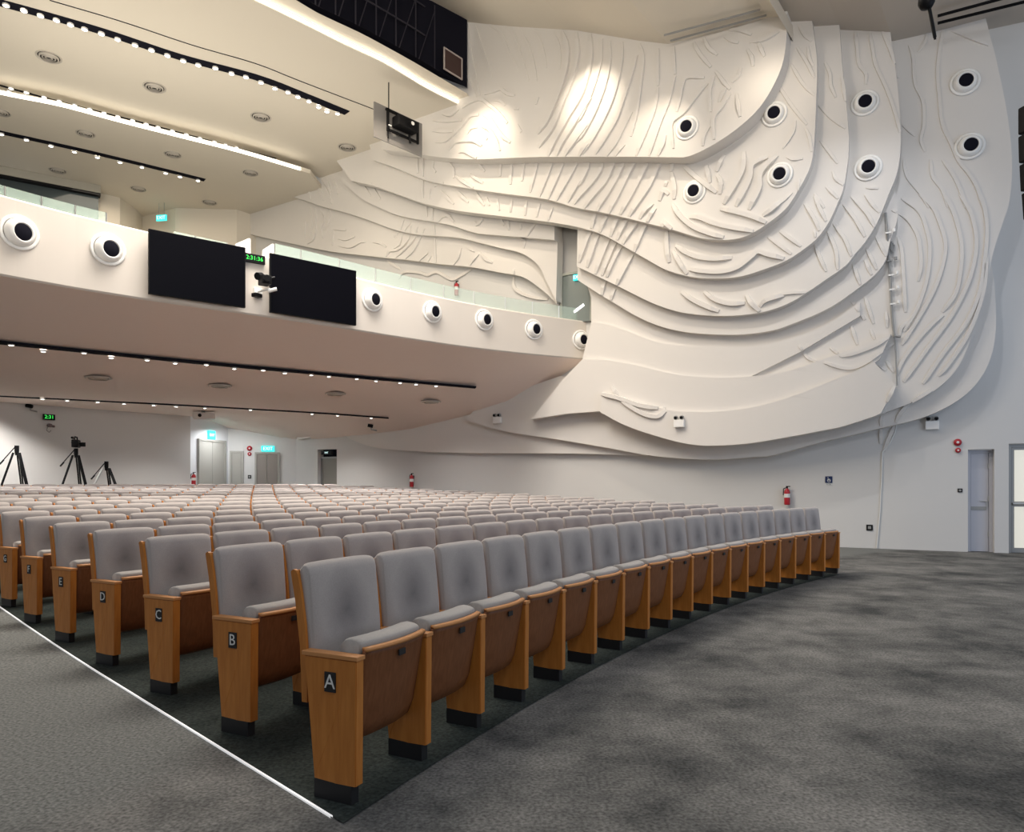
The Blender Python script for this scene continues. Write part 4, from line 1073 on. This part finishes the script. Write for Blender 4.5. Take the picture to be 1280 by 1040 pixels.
if rest:
    bm = bmesh.new()
    mats = [M_fab, M_wood, M_fab2, M_woodd]
    me = bpy.data.meshes.new('auditorium_seats')
    for m in mats: me.materials.append(m)
    for d, k, n, t, R, last, first, tot in rest:
        x, y = pol(R, t); M = Matrix.Translation((x, y, rise(R + .3) + .006)) @ Matrix.Rotation(t - math.pi / 2, 4, 'Z')
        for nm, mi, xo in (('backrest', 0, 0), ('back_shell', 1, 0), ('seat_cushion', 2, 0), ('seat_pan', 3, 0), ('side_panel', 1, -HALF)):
            nf = len(bm.faces); nv = len(bm.verts)
            bm.from_mesh(PM[nm]); bm.verts.ensure_lookup_table(); bm.faces.ensure_lookup_table()
            bmesh.ops.transform(bm, matrix=M @ Matrix.Translation((xo, 0, 0)), verts=bm.verts[nv:])
            for f in bm.faces[nf:]: f.material_index = mi
    bm.to_mesh(me); bm.free()
    o = bpy.data.objects.new('auditorium_seats', me); COL.objects.link(o)
    tag(o, 'farthest rows of small grey folding seats under the balcony', 'seats', None, 'stuff')

# ------------------------------------------------------------------ tripods and camera on the rear platform
def tripod(px, ytop, Z, h, label, name='camera_tripod', spread=.42, cam_on=False, pale=False):
    zt = CAMH + (HY - ytop) / F * Z; x = (px - CX) / F * Z; zf = rise(math.hypot(x - C0x, Z - C0y))
    o = empty(name, (x, Z, zf), .25); H = zt - zf - (.38 if cam_on else .12)
    bm = bmesh.new(); tube(bm, (0, 0, H - .10), (0, 0, H + .04), .05, 14); tube(bm, (0, 0, H - .2), (0, 0, H - .1), .035, 12, .05); link('fluid_head', bm, M_black, o)
    for a in (90, 215, 330):
        a = math.radians(a); sx, sy = math.cos(a) * spread, math.sin(a) * spread
        bm = bmesh.new()
        for s in (-.022, .022):
            ox, oy = -math.sin(a) * s, math.cos(a) * s
            tube(bm, (sx * .12 + ox, sy * .12 + oy, H - .14), (sx * .55 + ox, sy * .55 + oy, H * .45), .020, 8)
        tube(bm, (sx * .5, sy * .5, H * .5), (sx, sy, .03), .022, 8); tube(bm, (sx, sy, 0), (sx, sy, .03), .035, 8)
        link('leg', bm, M_steel if (pale and a < 4 and a > 3) else M_black, o)
    bm = bmesh.new()
    for a in (90, 215, 330):
        a = math.radians(a); tube(bm, (0, 0, H * .36), (math.cos(a) * spread * .64, math.sin(a) * spread * .64, H * .36), .01, 6)
    link('spreader', bm, M_black, o)
    bm = bmesh.new(); tube(bm, (-.03, -.03, H), (-.30, -.10, H - .38), .012, 8); tube(bm, (-.25, -.09, H - .32), (-.33, -.11, H - .43), .02, 8); link('pan_handle', bm, M_black, o)
    tag(o, label, 'tripod', 'camera tripods by the rear wall')
    if cam_on:
        c = empty('video_camera', (x, Z, zf + H + .04), .35)
        bm = bmesh.new(); box(bm, (0, 0, .12), (.15, .34, .20), bevel=.02); link('body', bm, M_black, c)
        bm = bmesh.new(); tube(bm, (0, -.17, .13), (.03, -.34, .13), .055, 16, .07); link('lens', bm, M_black, c)
        bm = bmesh.new(); box(bm, (.16, -.05, .10), (.13, .05, .11), bevel=.01); tube(bm, (.06, 0, .12), (.14, -.04, .11), .015); link('viewfinder', bm, M_black, c)
        bm = bmesh.new(); path_tube(bm, [(0, .14, .22), (0, .12, .29), (0, -.12, .29), (0, -.15, .22)], .018); tube(bm, (-.07, -.1, .27), (-.07, .08, .27), .03); link('handle', bm, M_black, c)
        tag(c, 'black video camera mounted on the middle tripod', 'camera')
    return o
tripod(21, 553, 17.9, 1.6, 'tall black camera tripod without a camera at the far left', spread=.62)
tripod(95, 544, 18.6, 1.9, 'tall black tripod carrying the video camera', spread=.62, cam_on=True)
tripod(133, 573, 18.9, 1.2, 'short wide camera tripod with one pale leg', spread=.75, pale=True)

# ------------------------------------------------------------------ wall fittings
def mount(px, py, name, rel=True, off=None):
    e = top_of((px, py)); of = e[1] if off is None else off
    return empty(name, wall3(px, py, of), wall_rz(px))
def extinguisher(o, label, h=.42):
    bm = bmesh.new(); r = .062
    lathe(bm, [(0, 0), (r * .9, 0), (r, .02), (r, h * .68), (r * .75, h * .78), (r * .35, h * .83), (r * .35, h * .86)], 18, Matrix.Translation((0, -.09, -h / 2))); link('cylinder', bm, M_red, o, True)
    bm = bmesh.new(); tube(bm, (0, -.09, h * .36), (0, -.09, h * .45), .018); box(bm, (.02, -.09, h * .46), (.09, .02, .02)); path_tube(bm, [(-.01, -.09, h * .4), (-.075, -.09, h * .34), (-.08, -.09, 0)], .010, 6); link('valve_and_hose', bm, M_black, o)
    bm = bmesh.new(); tube(bm, (0, -.0895, -h * .12), (0, -.0895, h * .08), r + .002, 18, caps=False); link('paper_label', bm, M_lite, o)
    bm = bmesh.new(); box(bm, (0, -.015, h * .2), (.05, .03, .10)); link('wall_bracket', bm, M_black, o)
    return tag(o, label, 'fire extinguisher', 'red fire extinguishers')
extinguisher(mount(985, 619, 'fire_extinguisher', off=0), 'red fire extinguisher on the right wall behind the front row end')
extinguisher(mount(517, 600, 'fire_extinguisher', off=0), 'red fire extinguisher on the side wall above the far rear rows')
extinguisher(empty('fire_extinguisher', Vector((*ray_R(242.5, 45.85), 0)) + Vector((0, 0, CAMH + .16)), .3), 'red fire extinguisher beside the rear double door')
extinguisher(mount(573, 361, 'fire_extinguisher'), 'small red fire extinguisher behind the balcony glass railing')
def exit_sign(o, w, h, label, txt='EXIT', text_size=None, mface=None):
    bm = bmesh.new(); box(bm, (0, -.04, 0), (w, .06, h), bevel=.008); link('light_box', bm, mface or M_exit, o)
    text_mesh('letters', txt, text_size or h * .8, M_exitw, o, Matrix.Translation((0, -.072, 0)) @ Matrix.Rotation(math.pi / 2, 4, 'X'), .001)
    return tag(o, label, 'exit sign', 'illuminated exit signs')
p = on_seg(PBk, PC, 335); rz = math.atan2(PC[1] - PBk[1], PC[0] - PBk[0]); p.z = CAMH + (HY - 561) / F * p.y
exit_sign(empty('exit_sign', p, rz), .42, .19, 'glowing green-blue exit sign above the dark rear exit door')
p = on_seg(PA, PBk, 263); rz = math.atan2(PBk[1] - PA[1], PBk[0] - PA[0]); p.z = CAMH + (HY - 544) / F * p.y
exit_sign(empty('exit_sign', p, rz), .34, .28, 'squarish glowing exit sign above the rear grey double door', text_size=.12)
p = at_h(203, 261, 9.3); p = P3(203, 273, 24.5)
o = empty('exit_sign', p, -.2); exit_sign(o, .38, .20, 'glowing exit sign high in the upper gallery at the left')
bm = bmesh.new(); tube(bm, (-.1, -.04, .1), (-.1, -.04, .55), .01); tube(bm, (.1, -.04, .1), (.1, -.04, .55), .01); link('hanger', bm, M_grey, o)
o = mount(723.5, 347, 'exit_sign', off=.08); exit_sign(o, .26, .15, 'glowing exit sign at the top of the gallery door by the relief')
o = empty('exit_sign', wall3(410, 566, .02), wall_rz(410)); exit_sign(o, .5, .12, 'unlit dark sign above the dark side door at the rear', 'EXIT', .08, M_black)
def alarm(o, label, r=.07):
    bm = bmesh.new(); lathe(bm, [(0, 0), (r, 0), (r, .03), (r * .7, .055), (r * .35, .06)], 24, Matrix.Translation((0, 0, .0)) @ Matrix.Rotation(math.pi / 2, 4, 'X')); link('bell', bm, M_red, o, True)
    bm = bmesh.new(); lathe(bm, [(0, .062), (r * .38, .058), (r * .38, .05)], 16, Matrix.Rotation(math.pi / 2, 4, 'X')); link('white_centre', bm, M_lite, o)
    return tag(o, label, 'alarm', 'red fire alarms')
alarm(mount(1197, 553, 'alarm_bell', off=0), 'round red alarm bell with white centre left of the grey door')
alarm(mount(1197.5, 563, 'alarm_button', off=0), 'small round red alarm button just below the red bell', .05)
for yy, lab, r in ((560.5, 'round dark red alarm bell between the two rear doors', .085), (567.5, 'small dark red alarm button between the two rear doors', .065)):
    p = on_seg(PBk, PC, 312); p.z = CAMH + (HY - yy) / F * p.y
    alarm(empty('alarm_bell', p, math.atan2(PC[1] - PBk[1], PC[0] - PBk[0])), lab, r)
def switch(o, w, h, label, dark=True):
    bm = bmesh.new(); box(bm, (0, -.008, 0), (w, .016, h), bevel=.003); link('plate', bm, M_black if dark else M_grey, o)
    bm = bmesh.new(); box(bm, (0, -.018, 0), (w * .5, .008, h * .5), bevel=.002); link('rocker', bm, M_grey if dark else M_lite, o)
    return tag(o, label, 'wall plate')
switch(mount(1200, 613, 'wall_switch', off=0), .08, .075, 'small dark framed wall switch left of the grey door')
switch(mount(1087, 659.5, 'wall_socket', off=0), .12, .12, 'square black wall socket low on the right wall')
p = on_seg(PBk, PC, 312); p.z = CAMH + (HY - 596) / F * p.y
switch(empty('wall_switch', p, 0.1), .11, .12, 'small dark wall switch between the rear doors')
# wheelchair sign
o = mount(1036, 599.5, 'wheelchair_sign', off=0)
bm = bmesh.new(); box(bm, (0, -.006, 0), (.14, .012, .14), bevel=.002); link('blue_panel', bm, M_blue, o)
bm = bmesh.new(); Rm = Matrix.Rotation(math.pi / 2, 4, 'X')
lathe(bm, [(.034, .0), (.034, .003), (.026, .003), (.026, 0)], 20, Matrix.Translation((.005, -.012, -.018)) @ Rm)
for a, b in (((-.012, .012), (-.008, -.012)), ((-.008, -.012), (.022, -.012)), ((.022, -.012), (.036, -.044)), ((-.012, .004), (.016, .004))):
    tube(bm, (a[0], -.014, a[1]), (b[0], -.014, b[1]), .0045, 6)
bmesh.ops.create_uvsphere(bm, u_segments=10, v_segments=8, radius=.010, matrix=Matrix.Translation((-.013, -.013, .036)))
link('wheelchair_symbol', bm, M_lite, o)
bm = bmesh.new(); box(bm, (0, -.004, -.10), (.13, .008, .03)); link('caption_strip', bm, M_lite, o)
text_mesh('caption', 'ACCESS', .03, M_black, o, Matrix.Translation((0, -.009, -.10)) @ Rm, .0005)
tag(o, 'small blue wheelchair sign on the right wall', 'sign')
# emergency twin lights
def twin(o, label, up=True):
    bm = bmesh.new(); box(bm, (0, -.05, -.03), (.24, .10, .17), bevel=.012); link('battery_box', bm, M_white, o)
    for x in (-.07, .07):
        bm = bmesh.new(); tube(bm, (x, -.06, .05), (x, -.06, .075), .015); tube(bm, (x, -.04, .11), (x, -.11, .10), .045, 14); h = link('lamp_head', bm, M_grey, o)
        bm = bmesh.new(); tube(bm, (x, -.111, .10), (x, -.114, .10), .036, 14); link('lens', bm, M_black, h)
    return tag(o, label, 'emergency light', 'twin-head emergency lights')
twin(mount(850, 528, 'emergency_light'), 'white twin-head emergency light on the relief below the leaf shape')
twin(mount(1165, 530, 'emergency_light', off=0), 'pale twin-head emergency light under the lowest relief edge at the right')
twin(mount(623, 524, 'emergency_light'), 'pale twin-head emergency light near the end of the balcony underside')
twin(mount(441, 540, 'emergency_light', off=0), 'pale twin-head emergency light above the dark rear side door')
# conduit with clips on the relief
e = top_of((1115, 350)); u0, _ = wuz(1108, 268, e[1]); o = empty('cable_conduit', wall3(1112, 330, e[1]), 0)
bm = bmesh.new(); pts = [wall3(x, y, top_of((x, y))[1] + .05) - o.location for x, y in ((1107, 266), (1109, 290), (1111, 320), (1113, 350), (1114, 380), (1116, 405), (1118, 420), (1126, 421), (1119, 425), (1120, 450), (1121.5, 482))]
path_tube(bm, pts[:7], .022); path_tube(bm, pts[6:8], .02); path_tube(bm, pts[6:7] + pts[8:], .015); link('pipe', bm, M_grey, o)
for x, y in ((1109.5, 291), (1111.5, 326), (1113, 344), (1114, 362), (1115, 380)):
    bm = bmesh.new(); c = wall3(x + 1, y, top_of((x, y))[1] + .06) - o.location; box(bm, c, (.10, .05, .03), wall_rz(x)); tube(bm, c + Vector((.08, -.06, 0)), c + Vector((.08, -.06, .06)), .03, 8)
    link('clamp', bm, M_white if y != 326 else M_grey, o)
bm = bmesh.new()
for j in range(3):
    c = wall3(1113 + j * 1.5, 312 + j * 2, top_of((1113, 312))[1] + .07) - o.location; tube(bm, c, c + Vector((.02, 0, .16)), .02, 6)
link('connector', bm, M_grey, o)
tag(o, 'grey cable conduit with white clamps running down the relief', 'conduit')
o = empty('wall_cable', wall3(1100, 620, 0), 0)
bm = bmesh.new(); path_tube(bm, [wall3(x, y, .02) - o.location for x, y in ((1122, 520), (1119, 540), (1112, 555), (1103, 565), (1102, 600), (1100, 640), (1096, 685))], .012, 6)
link('cable', bm, M_lite, o); tag(o, 'thin cable running down the lower right wall to the floor', 'cable')
# soffit-mounted devices
def bracket_cam(px, py, label, big=False):
    p = soff_hit(px, py); o = empty('ceiling_camera', p, .3)
    bm = bmesh.new(); tube(bm, (0, 0, .02), (0, 0, -.16), .02); tube(bm, (0, 0, -.16), (.16, -.05, -.20), .02); link('arm', bm, M_grey, o)
    bm = bmesh.new(); tube(bm, (-.10, 0, -.04), (.05, -.02, -.07), .05, 12); link('camera_body', bm, M_black, o)
    return tag(o, label, 'camera', 'cameras under the balcony')
bracket_cam(38, 505, 'small dark camera on a ceiling bracket above the far left tripod')
bracket_cam(464, 530, 'small dark camera on a bracket near the right end under the balcony')
p = soff_hit(255, 514); o = empty('projector', p, .35)
bm = bmesh.new(); box(bm, (0, 0, -.14), (.58, .40, .17), bevel=.03); link('body', bm, mat('projector_white', (.62, .57, .53), .5), o)
bm = bmesh.new(); tube(bm, (-.1, -.2, -.14), (-.1, -.235, -.14), .05, 16); link('lens', bm, M_black, o)
bm = bmesh.new(); tube(bm, (0, 0, -.06), (0, 0, .03), .03); path_tube(bm, [(-.06, -.05, .02), (-.04, -.1, -.05), (.12, -.12, -.07)], .015); link('mount', bm, M_grey, o)
tag(o, 'white projector hanging under the balcony above the rear double door', 'projector')
x, y = ray_R(60.5, 45.9); dd = ray_R(80, 45.9); rz = math.atan2(dd[1] - y, dd[0] - x)
clock(Vector((x, y, CAMH + (HY - 521.5) / F * y)), rz, .28, .15, '2:31', 'small green digital clock on the rear wall left of the tripods')
o = empty('wall_camera', Vector((x, y, CAMH + (HY - 534) / F * y)), rz)
bm = bmesh.new(); tube(bm, (0, -.02, .05), (0, -.14, .04), .05, 12); tube(bm, (.06, -.05, .03), (.09, -.12, .02), .03, 10); link('camera_head', bm, mat('plum_plastic', (.16, .12, .12), .5), o)
bm = bmesh.new(); path_tube(bm, [(-.03, -.03, 0), (-.06, -.05, -.09), (0, -.05, -.14), (.05, -.04, -.08)], .01); link('cable_loop', bm, M_grey, o)
tag(o, 'small camera with a cable loop under the rear wall clock', 'camera')

# hanging monitor rig below the main ceiling
L = Vector((-3.36, 17.5, 0)); Rr = Vector((-2.33, 18.6, 0)); mid = (L + Rr) / 2; d = Rr - L; rz = math.atan2(d.y, d.x); w = d.length
o = empty('hanging_projector_rig', (mid.x, mid.y, CAMH + 9.3), rz)
bm = bmesh.new(); box(bm, (0, 0, -.43), (w, .03, .86), bevel=.004); link('backing_panel', bm, mat('smoked_panel', (.23, .22, .21), .4), o)
bm = bmesh.new()
for (x, z, sx, sz) in ((.02, -.12, 1.0, .05), (.02, -.60, .9, .05), (-.42, -.36, .05, .55), (.52, -.36, .05, .55)): box(bm, (x, -.12, z), (sx, .05, sz))
link('frame', bm, M_black, o)
bm = bmesh.new(); box(bm, (.04, -.22, -.36), (.62, .28, .26), bevel=.03); tube(bm, (.1, -.36, -.36), (.1, -.44, -.37), .08, 16); link('projector_body', bm, M_black, o)
bm = bmesh.new(); tube(bm, (.1, -.441, -.37), (.1, -.445, -.37), .05, 14); box(bm, (-.38, -.15, -.5), (.08, .02, .03)); link('lens', bm, M_lite, o)
bm = bmesh.new(); tube(bm, (.22, -.15, -.5), (.24, -.16, -.72), .03); tube(bm, (-.4, -.1, -.6), (-.4, -.1, -.8), .02); link('cable', bm, M_black, o)
bm = bmesh.new(); tube(bm, (-.35, -.06, -.12), (-.35, -.06, 1.62), .014, 8); link('rod', bm, M_black, o)
tag(o, 'black projector rig on a grey panel hanging below the main ceiling', 'projector')
# hanging rod and speaker array on the right
p = P3(1158, 4, 8.0); o = empty('hanging_microphone', p)
bm = bmesh.new(); lathe(bm, [(0, -.07), (.06, -.05), (.085, .0), (.08, .06), (.05, .1), (0, .11)], 18); link('pod', bm, M_black, o, True)
bm = bmesh.new(); tube(bm, (.03, 0, -.04), (.095, 0, -.38), .018, 10); tube(bm, (.095, 0, -.38), (.097, 0, -.40), .012); link('rod', bm, M_black, o)
bm = bmesh.new(); tube(bm, (0, 0, .08), (0, 0, 3.2), .01, 6); link('suspension_cable', bm, M_black, o)
tag(o, 'black hanging pod with a short rod at the top right', 'microphone')
o = empty('line_array_speaker', P3(1309, 128, 9.6), .25)
zz = 0; xx = 0
for i in range(5):
    a = .03 * i; bm = bmesh.new(); box(bm, (xx, 0, zz - .19), (.50, .42, .36), bevel=.02, M=Matrix.Translation((xx, 0, zz)) @ Matrix.Rotation(-a, 4, 'Y') @ Matrix.Translation((-xx, 0, -zz)))
    link('cabinet', bm, M_black, o); zz -= .375; xx += .018 * i
bm = bmesh.new(); box(bm, (0, 0, .04), (.3, .3, .06)); tube(bm, (-.1, 0, .05), (-.1, 0, 2.3), .012); tube(bm, (.1, 0, .05), (.1, 0, 2.3), .012); link('rigging_frame', bm, M_black, o)
tag(o, 'tall black hanging speaker column at the right edge', 'speaker')
